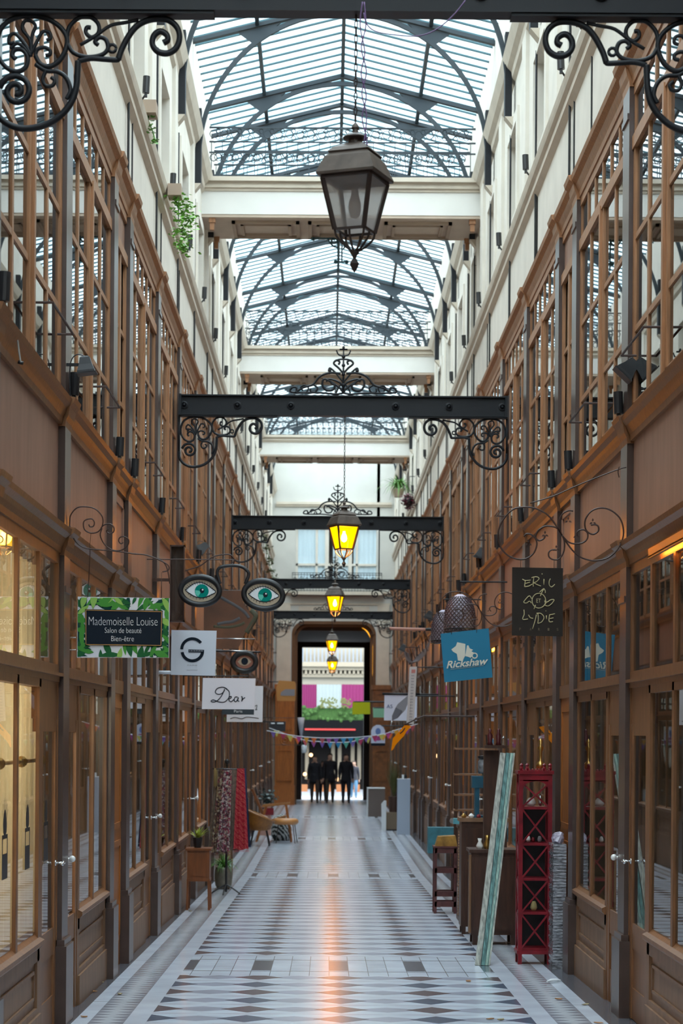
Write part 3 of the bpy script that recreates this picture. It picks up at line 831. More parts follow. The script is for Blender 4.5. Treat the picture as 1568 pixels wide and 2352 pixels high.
# french windows above the arch
mb = MB()
for x in (wx0, -.42, .22, .86, wx1-.07): mb.box(x, x+.07, Yw+.12, Yw+.18, 6.72, 8.55)
for z in (6.72, 7.25, 8.48): mb.box(wx0, wx1, Yw+.12, Yw+.18, z, z+.07)
mb.box(-.12, .0, Yw+.10, Yw+.2, 6.72, 8.55); mb.box(.62, .74, Yw+.10, Yw+.2, 6.72, 8.55)
NW += 1; w = struct(mb, 'window_%d' % NW, 'stone')
mb = MB(); mb.box(wx0, wx1, Yw+.15, Yw+.155, 6.72, 8.55); struct(mb, 'pane', glass_mat('end_glass', (.92, .95, .96), 0, 1.4), w)
mb = MB(); n = 60
for i in range(n):
    x = wx0+(wx1-wx0)*i/n; x2 = wx0+(wx1-wx0)*(i+1)/n
    if -.1 < x < .1 or .60 < x < .75: continue
    mb.quad((x, Yw+.18+.01*math.sin(i*1.9), 6.72), (x2, Yw+.18+.01*math.sin((i+1)*1.9), 6.72), (x2, Yw+.18+.01*math.sin((i+1)*1.9), 8.55), (x, Yw+.18+.01*math.sin(i*1.9), 8.55))
struct(mb, 'net_curtain', mat('net_curtain', (.80, .86, .90), .9), w)
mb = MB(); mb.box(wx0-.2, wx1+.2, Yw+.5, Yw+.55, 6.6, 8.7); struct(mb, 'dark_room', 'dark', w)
# balcony
b = empty('balcony', (.26, Yw, 6.30), 'wrought iron balcony in front of the pale blue windows above the arch', 'balcony')
mb = MB(); x0, x1 = -1.15, 1.68
for z in (6.42, 6.50, 6.92, 6.98): mb.box(x0, x1, Yw-.32, Yw-.30, z, z+.018)
for x in (x0, x1): mb.box(x-.01, x+.01, Yw-.32, Yw, 6.42, 6.44); mb.box(x-.01, x+.01, Yw-.32, Yw, 6.98, 7.0)
i = 0; x = x0
while x <= x1: mb.bar((x, Yw-.31, 6.3), (x, Yw-.31, 6.98), .012); x += .0943
for j in range(15):
    cx = x0+.094+j*.189
    for cz in (6.62, 6.80): mb.tube([Vector(q)+Vector((0, Yw-.31, 0)) for q in spiral((cx, cz), .07, 0, 1.3 if j % 2 else -1.3)], .010, 4)
mb.xform(Matrix.Translation((-.26, -Yw, -6.3))); mb.build('railing', 'iron', b)
mb = MB(); mb.box(x0-.03, x1+.03, Yw-.34, Yw, 6.30, 6.40); mb.xform(Matrix.Translation((-.26, -Yw, -6.3))); mb.build('slab', 'stone2', b)
# vestibule behind the arch
mb = MB(); Yv = 76.0
mb.box(ax0-.3, ax0, Yw+.5, Yv, -.6, 5.2); mb.box(ax1, ax1+.3, Yw+.5, Yv, -.6, 5.2); mb.box(ax0-.3, ax1+.3, Yw+.5, Yv, 5.2, 5.5)
iv = (-.93, 1.30, 5.02)
mb.box(ax0, iv[0], Yv-.6, Yv, -.6, 5.2); mb.box(iv[1], ax1, Yv-.6, Yv, -.6, 5.2); mb.box(iv[0], iv[1], Yv-.6, Yv, iv[2], 5.2)
for q in (69, 72): mb.box(ax0, ax0+.06, q, q+.3, -.5, 5.2); mb.box(ax1-.06, ax1, q, q+.3, -.5, 5.2)
vest = struct(mb, 'wall_vestibule', mat('dark_brown_panelling', (.022, .011, .007), .8, noise=3, amount=.3))
# arch lining
mb = MB()
for off, yy, t_ in ((0, Yw-.02, .10), (.10, Yw+.25, .08)):
    q1 = arch_pts(ax0+off, ax1-off, azt-off, ar); q2 = arch_pts(ax0+off+t_, ax1-off-t_, azt-off-t_, ar*.85)
    for a, c, d, e in zip(q1, q1[1:], q2[1:], q2):
        mb.quad((a[0], yy, a[1]), (c[0], yy, c[1]), (d[0], yy, d[1]), (e[0], yy, e[1]))
    for s, xx in ((1, ax0+off), (-1, ax1-off)): mb.box(xx, xx+s*t_, yy, yy+.02, -.4, azt-off-ar)
struct(mb, 'trim_11', mat('arch_lining', (.11, .05, .02), .35))
# warm light strip inside the right of the arch
t = empty('arch_light_strip', (1.40, 66.9, 3.6), 'thin glowing amber light line along the right side of the arch', 'light')
mb = MB(); mb.tube(catmull([(-.32, 0, 1.72), (-.18, 0, 1.62), (-.04, 0, 1.40), (0, 0, 1.1), (.01, 0, .5), (-.01, 0, .05)], 6), .028, 8); mb.build('light_tube', emit_mat('amber_strip', (1, .42, .03), 1.3), t)
# wooden pilaster boxes at both sides of the arch foot
for s, (x0, x1), lab in ((-1, (XL+.04, -1.05), 'ochre wooden pilaster with carved panels at the left foot of the arch'), (1, (1.42, XR-.02), 'brown wooden pilaster with carved panels at the right foot of the arch')):
    t = empty('wooden_pilaster', ((x0+x1)/2, Yw-.2, fz(Yw)), lab, 'pilaster')
    T = Matrix.Translation(-Vector(t.location)); mt_ = M['orange_wood'] if s < 0 else mat('brown_pilaster', (.17, .065, .02), .4, noise=8, amount=.3)
    def pp(n, m): m.xform(T); return m.build(n, mt_, t)
    m = MB(); m.box(x0, x1, Yw-.35, Yw-.02, fz(Yw), 3.45); pp('body', m)
    m = MB(); m.box(x0-.02, x1+.02, Yw-.38, Yw-.02, fz(Yw), .25); pp('skirting', m); m = MB(); m.box(x0-.03, x1+.03, Yw-.40, Yw-.02, 3.30, 3.45); pp('cornice', m)
    m = MB(); w_ = x1-x0
    for z0, z1 in ((.4, 1.35), (2.0, 3.15)):
        for xx in (x0+.08, x1-.11): m.box(xx, xx+.03, Yw-.38, Yw-.35, z0, z1)
        for zz in (z0, z1): m.box(x0+.08, x1-.08, Yw-.38, Yw-.35, zz, zz+.03)
    cxp = (x0+x1)/2
    m.tube([(cxp+.13*math.cos(q*PI/8), Yw-.36, 1.68+.13*math.sin(q*PI/8)) for q in range(16)], .02, 6, closed=True)
    m.tube([(cxp+.06*math.cos(q*PI/8), Yw-.36, 1.68+.06*math.sin(q*PI/8)) for q in range(16)], .02, 6, closed=True)
    pp('carved_panel', m)
# ------------------------------------------------ street and building opposite
mb = MB(); mb.quad((-12, 80, -.55), (14, 80, -.55), (14, 92, -.55), (-12, 92, -.55)); struct(mb, 'ground', mat('street', (.15, .16, .18), .7, noise=3, amount=.2))
mb = MB(); mb.quad((-12, 76, -.50), (14, 76, -.50), (14, 80, -.50), (-12, 80, -.50)); struct(mb, 'pavement', mat('pavement', (.30, .32, .35), .6))
Yf = 92.0
t = empty('street_building', (.3, Yf, -.55), 'cream building across the street with pink curtains and balcony above a dark shop', 'building')
T = Matrix.Translation(-Vector(t.location))
def fp(n, m, mt_, par=None): m.xform(T); return m.build(n, mt_, par or t)
def R4(x0, x1, y0, y1, Y): a = P(x0, y1, Y); c = P(x1, y0, Y); return a.x, c.x, a.z, c.z
m = MB(); m.box(-8, 9, Yf+.3, Yf+1, -.6, 12); fp('wall', m, mat('street_facade', (.29, .26, .21), .9))
m = MB()
for ya, yb, d in ((1522, 1530, .5), (1530, 1538, .35), (1548, 1554, .2), (1528, 1524, .4)):
    x0, x1, z0, z1 = R4(600, 920, ya, yb, Yf); m.box(-6, 7, Yf+.3-d, Yf+.3, z0, z1)
for i in range(22):
    x0, x1, z0, z1 = R4(650+i*10, 655+i*10, 1538, 1548, Yf); m.box(x0, x1, Yf+.0, Yf+.3, z0, z1)
fp('cornice', m, mat('street_cornice', (.28, .24, .18), .8))
m = MB(); x0, x1, z0, z1 = R4(600, 920, 1491, 1522, Yf)
x = -3
while x < 4: m.box(x, x+.05, Yf-.05, Yf, z0, z1); x += .17
m.box(-4, 5, Yf-.06, Yf+.02, z0, z0+.06); fp('upper_railing', m, mat('pale_blue_rail', (.20, .23, .28), .6))
def cur(x0, x1, y0, y1, mt_, n=14):
    m = MB(); a, b_, z0, z1 = R4(x0, x1, y0, y1, Yf)
    for i in range(n):
        xa = a+(b_-a)*i/n; xb = a+(b_-a)*(i+1)/n
        m.quad((xa, Yf+.12+.06*(i % 2), z0), (xb, Yf+.12+.06*((i+1) % 2), z0), (xb, Yf+.12+.06*((i+1) % 2), z1), (xa, Yf+.12+.06*(i % 2), z1))
    return fp('curtain', m, mt_)
pk = mat('pink_cloth', (.20, .018, .10), .9); gw = mat('white_net', (.30, .34, .34), .9)
cur(690, 727, 1572, 1628, pk); cur(727, 784, 1572, 1628, gw); cur(784, 836, 1572, 1628, pk)
m = MB(); x0, x1, z0, z1 = R4(640, 900, 1628, 1655, Yf)
m.box(x0, x1, Yf-.7, Yf+.3, z0, z1)
for i in range(80):
    m.ball((random.uniform(x0, x1), Yf-.7+random.uniform(-.05, .1), random.uniform(z0, z1+.05)), .11, 6)
fp('hedge', m, mat('hedge_green', (.022, .065, .008), .9, noise=20, amount=.6))
m = MB(); x0, x1, z0, z1 = R4(600, 920, 1655, 1700, Yf); m.box(x0, x1, Yf-.8, Yf+.3, z0, z1)
fp('dark_awning', m, mat('awning_black', (.004, .004, .005), .9, spec=.1))
m = MB(); x0, x1, z0, z1 = R4(700, 816, 1672, 1675, Yf-.85); m.tube([(x0, Yf-.86, z0), (x1, Yf-.86, z0)], .035, 6); fp('red_neon', m, emit_mat('red_neon', (1, .12, .12), 1.0))
m = MB(); x0, x1, z0, z1 = R4(600, 920, 1700, 1840, Yf); m.box(x0, x1, Yf+.1, Yf+.3, -.55, z1); sh = fp('shop_wall', m, mat('shop_dark', (.008, .007, .007), .95, spec=.05))
sbm = mat('shop_beige', (.16, .13, .09), .6)
for xx in (700, 760, 775, 805, 820): m = MB(); a, b_, z0, z1 = R4(xx, xx+9, 1705, 1790, Yf); m.box(a, b_, Yf+.02, Yf+.12, z0, z1); fp('shop_pilaster', m, sbm, sh)
m = MB()
for xx, yy in ((714, 1734), (700, 1778), (742, 1795), (775, 1790), (812, 1760)): p = P(xx, yy, Yf); m.ball((p.x, Yf-.1, p.z), .08, 8)
fp('shop_lamp', m, emit_mat('shop_lamp', (1, .6, .3), 3), sh)
m = MB()
for i in range(7):
    a, b_, z0, z1 = R4(692+i*20, 706+i*20, 1802, 1822, 88); m.box(a, b_, 88, 88.2, z0, z1)
t2 = m.build('shop_window_stall', mat('orange_goods', (.28, .10, .03), .6)); tag(t2, 'low row of orange-brown goods in front of the dark shop across the street', 'stall')
# flower boxes on the opposite balcony
m = MB()
for i in range(60):
    p = P(random.uniform(735, 775), random.uniform(1603, 1626), Yf-.5); m.ball((p.x, Yf-.80, p.z), .045, 5)
for i in range(40):
    p = P(random.uniform(783, 805), random.uniform(1605, 1626), Yf-.5); m.ball((p.x, Yf-.80, p.z), .045, 5)
t2 = m.build('balcony_flowers', mat('far_flowers', (.10, .11, .03), .8)); tag(t2, 'green and yellowish pot plants on the balcony across the street', 'plants', kind='stuff')
# ================================================================== SIGNS AND LAMPS
def text(body, parent, mt_, w, x, z, y=-.012, h=None, shear=0, bold=0, name='lettering', rz=0):
    cu = bpy.data.curves.new(name, 'FONT'); cu.body = body; cu.align_x = 'CENTER'; cu.align_y = 'CENTER'; cu.shear = shear; cu.offset = bold; cu.extrude = .0
    tmp = bpy.data.objects.new('tmp', cu); COL.objects.link(tmp)
    dg = bpy.context.evaluated_depsgraph_get(); me = bpy.data.meshes.new_from_object(tmp.evaluated_get(dg))
    bpy.data.objects.remove(tmp); xs = [v.co.x for v in me.vertices]; zs = [v.co.y for v in me.vertices]
    s = w/(max(xs)-min(xs)); cx, cz = (max(xs)+min(xs))/2, (max(zs)+min(zs))/2; sz = h/(max(zs)-min(zs)) if h else s
    me.transform(Matrix.Rotation(-rz, 4, 'Y') @ Matrix.Diagonal((s, 1, sz, 1)) @ Matrix.Rotation(PI/2, 4, 'X') @ Matrix.Translation((-cx, -cz, 0)))
    me.materials.clear(); me.materials.append(M[mt_] if isinstance(mt_, str) else mt_)
    o = bpy.data.objects.new(name, me); COL.objects.link(o); o.parent = parent; o.location = (x, y, z); return o
class Px:
    """measures shapes in photo pixels about an anchor pixel, in metres at distance Y"""
    def __init__(s, name, cx, cy, Y, label, cat, group=None, zoom=1.0, off=(0, 0)):
        s.cx, s.cy, s.k, s.Y, s.zoom, s.off = cx, cy, Y/F, Y, zoom, off
        s.t = empty(name, P(cx, cy, Y), label, cat, group)
    def l(s, x, y, d=0.0):
        x, y = s.off[0]+x/s.zoom, s.off[1]+y/s.zoom
        return ((x-s.cx)*s.k, d, -(y-s.cy)*s.k)
    def ls(s, pts, d=0.0): return [s.l(x, y, d) for x, y in pts]
    def poly(s, name, pts, d, th, mt_, par=None):
        m = MB(); m.plate([(q[0], q[2]) for q in s.ls(pts)], d, th); return m.build(name, mt_, par or s.t)
    def strokes(s, name, lines, r, mt_, d=-.004, par=None, n=5, sm=5):
        m = MB()
        for ln in lines: m.tube(catmull(s.ls(ln, d), sm) if len(ln) > 2 else s.ls(ln, d), r, n)
        return m.build(name, mt_, par or s.t, smooth=True)

def wall_arm(s, side, x, y, r=.010, d=.015, mt_='iron'):
    a = s.l(x, y, d); ox = U(side, .04)-s.t.location.x; m = MB(); m.cyl(a, (ox, d, a[2]), r, 6); m.build('wall_arm', mt_, s.t)
def ell(cx, cy, rx, ry, a0=0, a1=2*PI, n=28, tilt=0):
    o = []
    for i in range(n):
        a = a0+(a1-a0)*i/(n-1 if a1-a0 < 2*PI-1e-3 else n); x, y = rx*math.cos(a), ry*math.sin(a)
        o.append((cx+x*math.cos(tilt)-y*math.sin(tilt), cy+x*math.sin(tilt)+y*math.cos(tilt)))
    return o
for nm, c_ in (('g1', (.02, .12, .04)), ('g2', (.07, .28, .05)), ('g3', (.30, .52, .12)), ('g4', (.01, .06, .05)), ('ink', (.012, .018, .028)), ('pgold', (.50, .28, .10)), ('pwhite', (.75, .77, .78)), ('lid', (.46, .37, .27)), ('iris', (.0, .22, .17)), ('iris2', (.12, .55, .42)), ('blue', (.035, .20, .32)), ('lace', (.70, .66, .55)), ('chalk', (.56, .48, .27)), ('slate', (.035, .028, .024)), ('greyfab', (.30, .28, .30)), ('mint', (.28, .55, .36)), ('lime', (.50, .53, .02)), ('orange', (.85, .24, .0)), ('magenta', (.40, .02, .12)), ('peach', (.55, .35, .25))):
    M[nm] = mat('paint_'+nm, c_, .85, spec=.15)
# --- Mademoiselle Louise
s = Px('hanging_sign', 282, 1441, 13.75, 'white hanging sign with green leaves and black panel reading Mademoiselle Louise', 'sign')
s.poly('board', [(177, 1511), (388, 1510), (389, 1373), (178, 1371)], 0, .02, 'white')
rnd = random.Random(5)
for nm in ('g1', 'g2', 'g3', 'g4'):
    m = MB()
    for i in range(34 if nm != 'g3' else 9):
        side_ = rnd.randrange(4)
        bx = rnd.uniform(180, 386); by = rnd.choice((rnd.uniform(1373, 1395), rnd.uniform(1482, 1509)))
        if side_ == 0: bx = rnd.uniform(178, 192); by = rnd.uniform(1375, 1508)
        if side_ == 1: bx = rnd.uniform(374, 387); by = rnd.uniform(1375, 1508)
        a = rnd.uniform(0, PI); Ln = rnd.uniform(24, 52); W_ = Ln*rnd.uniform(.10, .20)
        pts = []
        for j in range(14):
            t_ = j/13 if j < 7 else (13-j)/6 ; t_ = (j/6 if j < 7 else (13-j)/6)
            w_ = math.sin(PI*min(t_, 1))*W_*(1 if j < 7 else -1)
            u_ = (t_-.5)*Ln
            x = bx+u_*math.cos(a)-w_*math.sin(a); y = by+u_*math.sin(a)+w_*math.cos(a)
            pts.append((min(max(x, 178.3), 387.5), min(max(y, 1373), 1509.5)))
        k = len(m.v); dd = -.0006-.00004*i-{'g4': 0, 'g1': .0011, 'g2': .0022, 'g3': .0033}[nm]
        q = s.ls(pts, dd); m.v += [tuple(v) for v in q]; m.face([k+j for j in range(14)])
    m.build('printed_leaves', nm, s.t)
s.poly('gold_border', [(196, 1482.5), (372, 1484), (373.5, 1402), (195.5, 1400)], -.009, .009, 'ink')
m = MB(); e_ = s.ls([(198, 1481), (370, 1482), (371.5, 1404.5), (197.5, 1402)], -.0095)
for a, b_ in zip(e_, e_[1:]+e_[:1]): m.bar(a, b_, .004, .003, up=(0, 1, 0))
m.build('gold_line', 'pgold', s.t)
k = s.k
text('Mademoiselle Louise', s.t, 'pwhite', 158*k, *[s.l(283, 1427)[i] for i in (0, 2)], h=19*k, name='lettering', bold=-.018)
text('Salon de beaute\u0301'.replace('e\u0301', '\u00e9'), s.t, 'pwhite', 84*k, s.l(283, 1448)[0], s.l(283, 1448)[2], h=12*k, bold=-.012)
text('Bien-\u00eatre', s.t, 'pwhite', 52*k, s.l(282, 1467)[0], s.l(282, 1467)[2], h=12*k, bold=-.012)
s.strokes('wires', [[(200, 1372), (203, 1345), (205, 1300), (207, 1257)], [(310, 1372), (312, 1358)], [(371, 1373), (370, 1330)]], .0016, 'rust')
# its bracket
s = Px('scroll_sign_bracket', 160, 1255, 13.62, 'thin rusty wrought iron scroll bracket above the leafy beauty salon sign', 'bracket', zoom=2.613, off=(0, 700))
s.strokes('scrolls', [
    [(418, 1390), (418, 1300), (425, 1260), (460, 1220), (510, 1212), (570, 1225), (612, 1270), (615, 1320), (590, 1360), (545, 1370), (508, 1350), (500, 1310), (515, 1290), (550, 1285), (565, 1305), (560, 1328), (540, 1332), (532, 1318)],
    [(420, 1330), (440, 1400), (480, 1445), (540, 1465), (700, 1478), (800, 1492), (880, 1500), (960, 1530), (1010, 1560), (1010, 1590), (975, 1600)],
    [(612, 1340), (602, 1385), (630, 1440), (680, 1472), (730, 1470), (765, 1445), (772, 1410), (745, 1390), (720, 1395), (712, 1415), (725, 1432), (740, 1425)],
    [(605, 1340), (625, 1320), (660, 1315), (682, 1335), (680, 1362), (655, 1372), (640, 1358), (652, 1345)]], .0045, 'rust', n=6)
s.strokes('wires', [[(545, 1375), (540, 1440), (537, 1520), (530, 1755)], [(970, 1600), (968, 1758)]], .0016, 'rust')
# --- G
s = Px('projecting_sign', 443, 1499, 21.3, 'white square sign with large dark split letter G', 'sign', zoom=11.2, off=(380, 1430))
s.poly('board', [(140, 1345), (1280, 1365), (1305, 205), (150, 195)], 0, .035, 'white')
def ring(cx, cy, r0, r1, a0, a1, n=20):
    return [(cx+r1*math.cos(a0+(a1-a0)*i/n), cy+r1*math.sin(a0+(a1-a0)*i/n)) for i in range(n+1)]+[(cx+r0*math.cos(a1-(a1-a0)*i/n), cy+r0*math.sin(a1-(a1-a0)*i/n)) for i in range(n+1)]
def ringmesh(s, name, cx, cy, r0, r1, a0, a1, mt_, d=-.004, n=24, ry=1.0):
    m = MB()
    for i in range(n):
        b0, b1 = a0+(a1-a0)*i/n, a0+(a1-a0)*(i+1)/n
        q = [(cx+r*math.cos(b), cy+r*ry*math.sin(b)) for r, b in ((r0, b0), (r1, b0), (r1, b1), (r0, b1))]
        m.quad(*s.ls(q, d))
    return m.build(name, mt_, s.t)
ringmesh(s, 'letter_arc', 690, 690, 235, 312, PI*1.0, PI*1.79, 'ink')
ringmesh(s, 'letter_arc', 690, 720, 225, 305, PI*.95, PI*.03, 'ink')
s.poly('letter_bar', [(590, 765), (990, 765), (995, 700), (590, 692)], -.005, .005, 'ink')
s.strokes('bar_lettering', [[(620+i*33, 745), (620+i*33+(9 if i % 2 else 0), 715)] for i in range(11)], .0018, 'white', d=-.007)
text('PARIS', s.t, 'greyfab', 22*s.k, s.l(695, 1100)[0], s.l(695, 1100)[2], h=3*s.k)
s.strokes('fine_line', [[(545, 1222), (830, 1222)]], .0015, 'greyfab')
s.strokes('arm', [[(-170, 1290), (150, 1292)]], .02, 'white', d=.02)
wall_arm(s, -1, 150, 1290, .012, .02, 'white')
s.strokes('arm', [[(1300, 400), (2300, 410)], [(1300, 700), (2300, 730)]], .006, 'steel', d=.03)
# --- spectacles
s = Px('spectacles_sign', 532, 1350, 20.0, 'giant black spectacles sign with two painted green eyes', 'sign', zoom=4.612, off=(360, 1250))
for cx, cy, tl in ((458, 495, .04), (1128, 533, .12)):
    m = MB(); m.tube(s.ls(ell(cx, cy, 207, 147, tilt=tl, n=36)), .028, 10, closed=True); m.build('rim', 'black', s.t, smooth=True)
    f_ = s.poly('painted_eye', ell(cx, cy, 200, 140, tilt=tl, n=36), .0, .02, 'lid')
    s2 = 1.0
    alm = [(cx-155, cy-5), (cx-110, cy-45), (cx-60, cy-75), (cx, cy-88), (cx+60, cy-70), (cx+120, cy-30), (cx+165, cy+12), (cx+110, cy+45), (cx+40, cy+72), (cx-40, cy+66), (cx-110, cy+30)]
    s.poly('eye_white', alm, -.003, .003, 'pwhite')
    s.strokes('eyelid_line', [alm+[alm[0]]], .004, 'ink', d=-.004)
    s.poly('iris', ell(cx+18, cy+5, 74, 74), -.006, .003, 'iris')
    s.poly('iris_light', [(cx+18, cy+5), (cx-50, cy-5), (cx-48, cy+35), (cx-20, cy+62)], -.007, .001, 'iris2')
    s.poly('pupil', ell(cx+22, cy, 24, 26), -.009, .003, 'ink'); s.poly('glint', ell(cx+28, cy-10, 9, 9), -.011, .002, 'pwhite')
    ls = []
    for i in range(15):
        a = -PI*.92+PI*.84*i/14; ls.append([(cx+135*math.cos(a), cy+18+84*math.sin(a)), (cx+160*math.cos(a)-8, cy+8+112*math.sin(a))])
    for i in range(9):
        a = PI*.15+PI*.7*i/8; ls.append([(cx+130*math.cos(a), cy-8+80*math.sin(a)), (cx+142*math.cos(a), cy+4+92*math.sin(a))])
    s.strokes('eyelashes', ls, .0018, 'ink', d=-.003)
s.strokes('bridge', [[(672, 420), (645, 340), (640, 290), (675, 245), (800, 226), (900, 240), (960, 285), (972, 330), (935, 420)]], .016, 'black', n=8)
s.strokes('hanger', [[(800, 225), (815, 195), (822, 165)]], .006, 'rust')
wall_arm(s, -1, 815, 165, .005, 0, 'rust')
# wire bracket holding it
s = Px('wire_bracket', 430, 1300, 20.05, 'thin curved wire bracket carrying the spectacles sign', 'bracket', zoom=4.612, off=(360, 1250))
s.strokes('wire', [[(300, 280), (400, 250), (480, 215), (600, 130), (760, 105), (815, 150), (822, 175), (800, 190)], [(0, 150), (60, 180), (110, 260), (140, 420)]], .006, 'rust', n=6)
# --- small eye
s = Px('eye_sign', 561, 1520, 29.0, 'small round hanging sign with a single reddish painted eye', 'sign', zoom=4.612, off=(360, 1250))
m = MB(); m.tube(s.ls(ell(928, 1248, 122, 98, n=32)), .04, 10, closed=True); m.build('rim', 'black', s.t, smooth=True)
s.poly('disc', ell(928, 1248, 115, 92), 0, .03, mat('reddish_skin', (.30, .12, .08), .6))
s.poly('eye_white', [(855, 1245), (895, 1205), (930, 1195), (970, 1210), (1000, 1245), (960, 1280), (925, 1290), (885, 1278)], -.004, .004, 'lid')
s.poly('iris', ell(930, 1240, 36, 38), -.009, .005, 'ink')
s.strokes('bracket_arm', [[(600, 1120), (800, 1135), (1100, 1142)], [(640, 1085), (850, 1115)]], .012, 'iron', n=6)
s.strokes('hooks', [[(870, 1360), (875, 1400)], [(965, 1360), (970, 1420)]], .006, 'iron')
wall_arm(s, -1, 800, 1135)
# --- Dear
s = Px('projecting_sign', 525, 1594, 25.0, 'white sign with the word Dear in dark handwriting', 'sign', zoom=4.612, off=(360, 1250))
s.poly('board', [(478, 1748), (1035, 1748), (1045, 1420), (487, 1418)], 0, .03, 'white')
s.strokes('handwriting', [
    [(745, 1535), (700, 1515), (640, 1530), (620, 1570), (650, 1590), (690, 1580), (720, 1545)], [(720, 1530), (690, 1600), (650, 1650), (610, 1672), (575, 1665), (600, 1650), (660, 1672), (720, 1670), (765, 1620), (765, 1560), (730, 1530)],
    [(768, 1640), (790, 1625), (785, 1610), (765, 1625), (765, 1655), (790, 1668), (815, 1645)], [(855, 1618), (830, 1620), (820, 1650), (835, 1668), (860, 1640), (862, 1620), (858, 1655), (875, 1665)],
    [(895, 1610), (905, 1625), (898, 1665), (910, 1640), (935, 1622)]], .006, 'ink', d=-.002)
s.strokes('hooks', [[(560, 1415), (562, 1395)], [(965, 1415), (965, 1395)]], .004, 'iron')
wall_arm(s, -1, 965, 1396, .006)
s = Px('projecting_sign', 562, 1618, 30.0, 'plain white sign with faint script partly hidden behind the Dear sign', 'sign', zoom=4.612, off=(360, 1250))
s.poly('board', [(740, 1883), (1120, 1883), (1125, 1500), (745, 1500)], 0, .03, 'white')
s.strokes('handwriting', [[(1040, 1715), (1060, 1705), (1055, 1740), (1045, 1755), (1065, 1750)], [(780, 1850), (830, 1835), (900, 1850), (960, 1830), (1080, 1845)]], .005, 'ink', d=-.002)
wall_arm(s, -1, 1100, 1505, .006)
s = Px('projecting_sign', 548, 1632, 27.5, 'dark narrow sign with small white word Paris below the Dear sign', 'sign', zoom=4.612, off=(360, 1250))
s.poly('board', [(690, 1805), (1028, 1805), (1030, 1735), (690, 1735)], 0, .03, mat('dark_teal_board', (.03, .045, .055), .5))
text('Paris', s.t, 'pwhite', 19*s.k, s.l(862, 1770)[0], s.l(862, 1770)[2], h=6*s.k)
wall_arm(s, -1, 1000, 1740, .006)
# --- painted panel behind spectacles
s = Px('hanging_shop_panel', 520, 1420, 27.0, 'dark brown painted hanging panel with blue swirls behind the spectacles', 'panel', zoom=4.612, off=(360, 1250))
pts = catmull([(497, 490, 0), (900, 490, 0)], 1)
pl = [(497, 1105), (860, 1110), (900, 1020), (935, 940), (985, 900), (1040, 800), (1045, 730), (960, 690), (900, 600), (895, 490), (497, 490)]
s.poly('board', pl, 0, .06, mat('painted_brown', (.10, .042, .02), .5, noise=3, amount=.4))
s.strokes('blue_swirl', [[(670, 560), (760, 610), (850, 660), (930, 720), (975, 780)], [(640, 850), (720, 830), (800, 820), (880, 780)]], .05, mat('swirl_blue', (.07, .075, .085), .8), d=.042, n=8)
s.strokes('green_swirl', [[(600, 870), (740, 880), (860, 860), (930, 830)], [(985, 700), (1035, 760), (990, 850), (940, 930)]], .045, mat('swirl_green', (.06, .065, .04), .8), d=.038, n=8)
wall_arm(s, -1, 890, 500, .02, .03)
# --- ERIC et LYDIE
s = Px('hanging_sign', 1234, 1382, 14.05, 'black slate sign with chalky hand lettering reading Eric et Lydie', 'sign', zoom=4.612, off=(1120, 1060))
s.poly('board', [(258, 1845), (795, 1850), (793, 1128), (256, 1122)], 0, .012, 'slate')
s.strokes('hand_lettering', [
    [(362, 1248), (395, 1262), (452, 1258)], [(395, 1262), (390, 1300), (388, 1328)], [(390, 1295), (445, 1280)], [(388, 1328), (430, 1322), (470, 1300)],
    [(485, 1225), (478, 1290), (480, 1325)], [(460, 1232), (510, 1222), (540, 1240), (515, 1272), (482, 1285)], [(485, 1285), (520, 1305), (560, 1320)],
    [(592, 1245), (592, 1308)], [(568, 1186), (575, 1196)], [(660, 1240), (648, 1270), (650, 1310), (675, 1328), (708, 1300)],
    [(382, 1570), (385, 1620), (370, 1672), (425, 1670)], [(430, 1625), (450, 1655), (480, 1662)], [(515, 1622), (500, 1690), (475, 1775)],
    [(530, 1612), (535, 1665), (530, 1715)], [(515, 1610), (560, 1610), (595, 1650), (570, 1700), (530, 1715)], [(620, 1630), (622, 1670)], [(612, 1580), (618, 1586)],
    [(650, 1625), (712, 1612)], [(655, 1625), (648, 1670), (655, 1698), (690, 1695)], [(655, 1665), (695, 1655)],
    ell(540, 1475, 72, 78, n=20)+[(612, 1475)], [(462, 1455), (440, 1425), (405, 1455), (380, 1492), (410, 1500), (440, 1480), (460, 1500)],
    [(600, 1470), (625, 1490), (665, 1465), (700, 1465), (680, 1500), (640, 1530), (605, 1520), (615, 1495), (598, 1485)],
    [(555, 1425), (570, 1390), (590, 1350)], [(548, 1385), (572, 1362), (592, 1348), (606, 1372), (606, 1392)], [(505, 1520), (488, 1565)]], .0032, 'chalk', d=-.002)
text('ET', s.t, 'chalk', 10*s.k, s.l(535, 1475)[0], s.l(535, 1475)[2], h=9*s.k)
for ch, xx in zip('PARIS', (342, 452, 542, 642, 738)): text(ch, s.t, mat('faint_gold', (.16, .12, .07), .6), 4*s.k, s.l(xx, 1778)[0], s.l(xx, 1778)[2], h=6*s.k)
s.strokes('wires', [[(343, 1128), (343, 1040)], [(697, 1128), (697, 1045)]], .0018, 'rust')
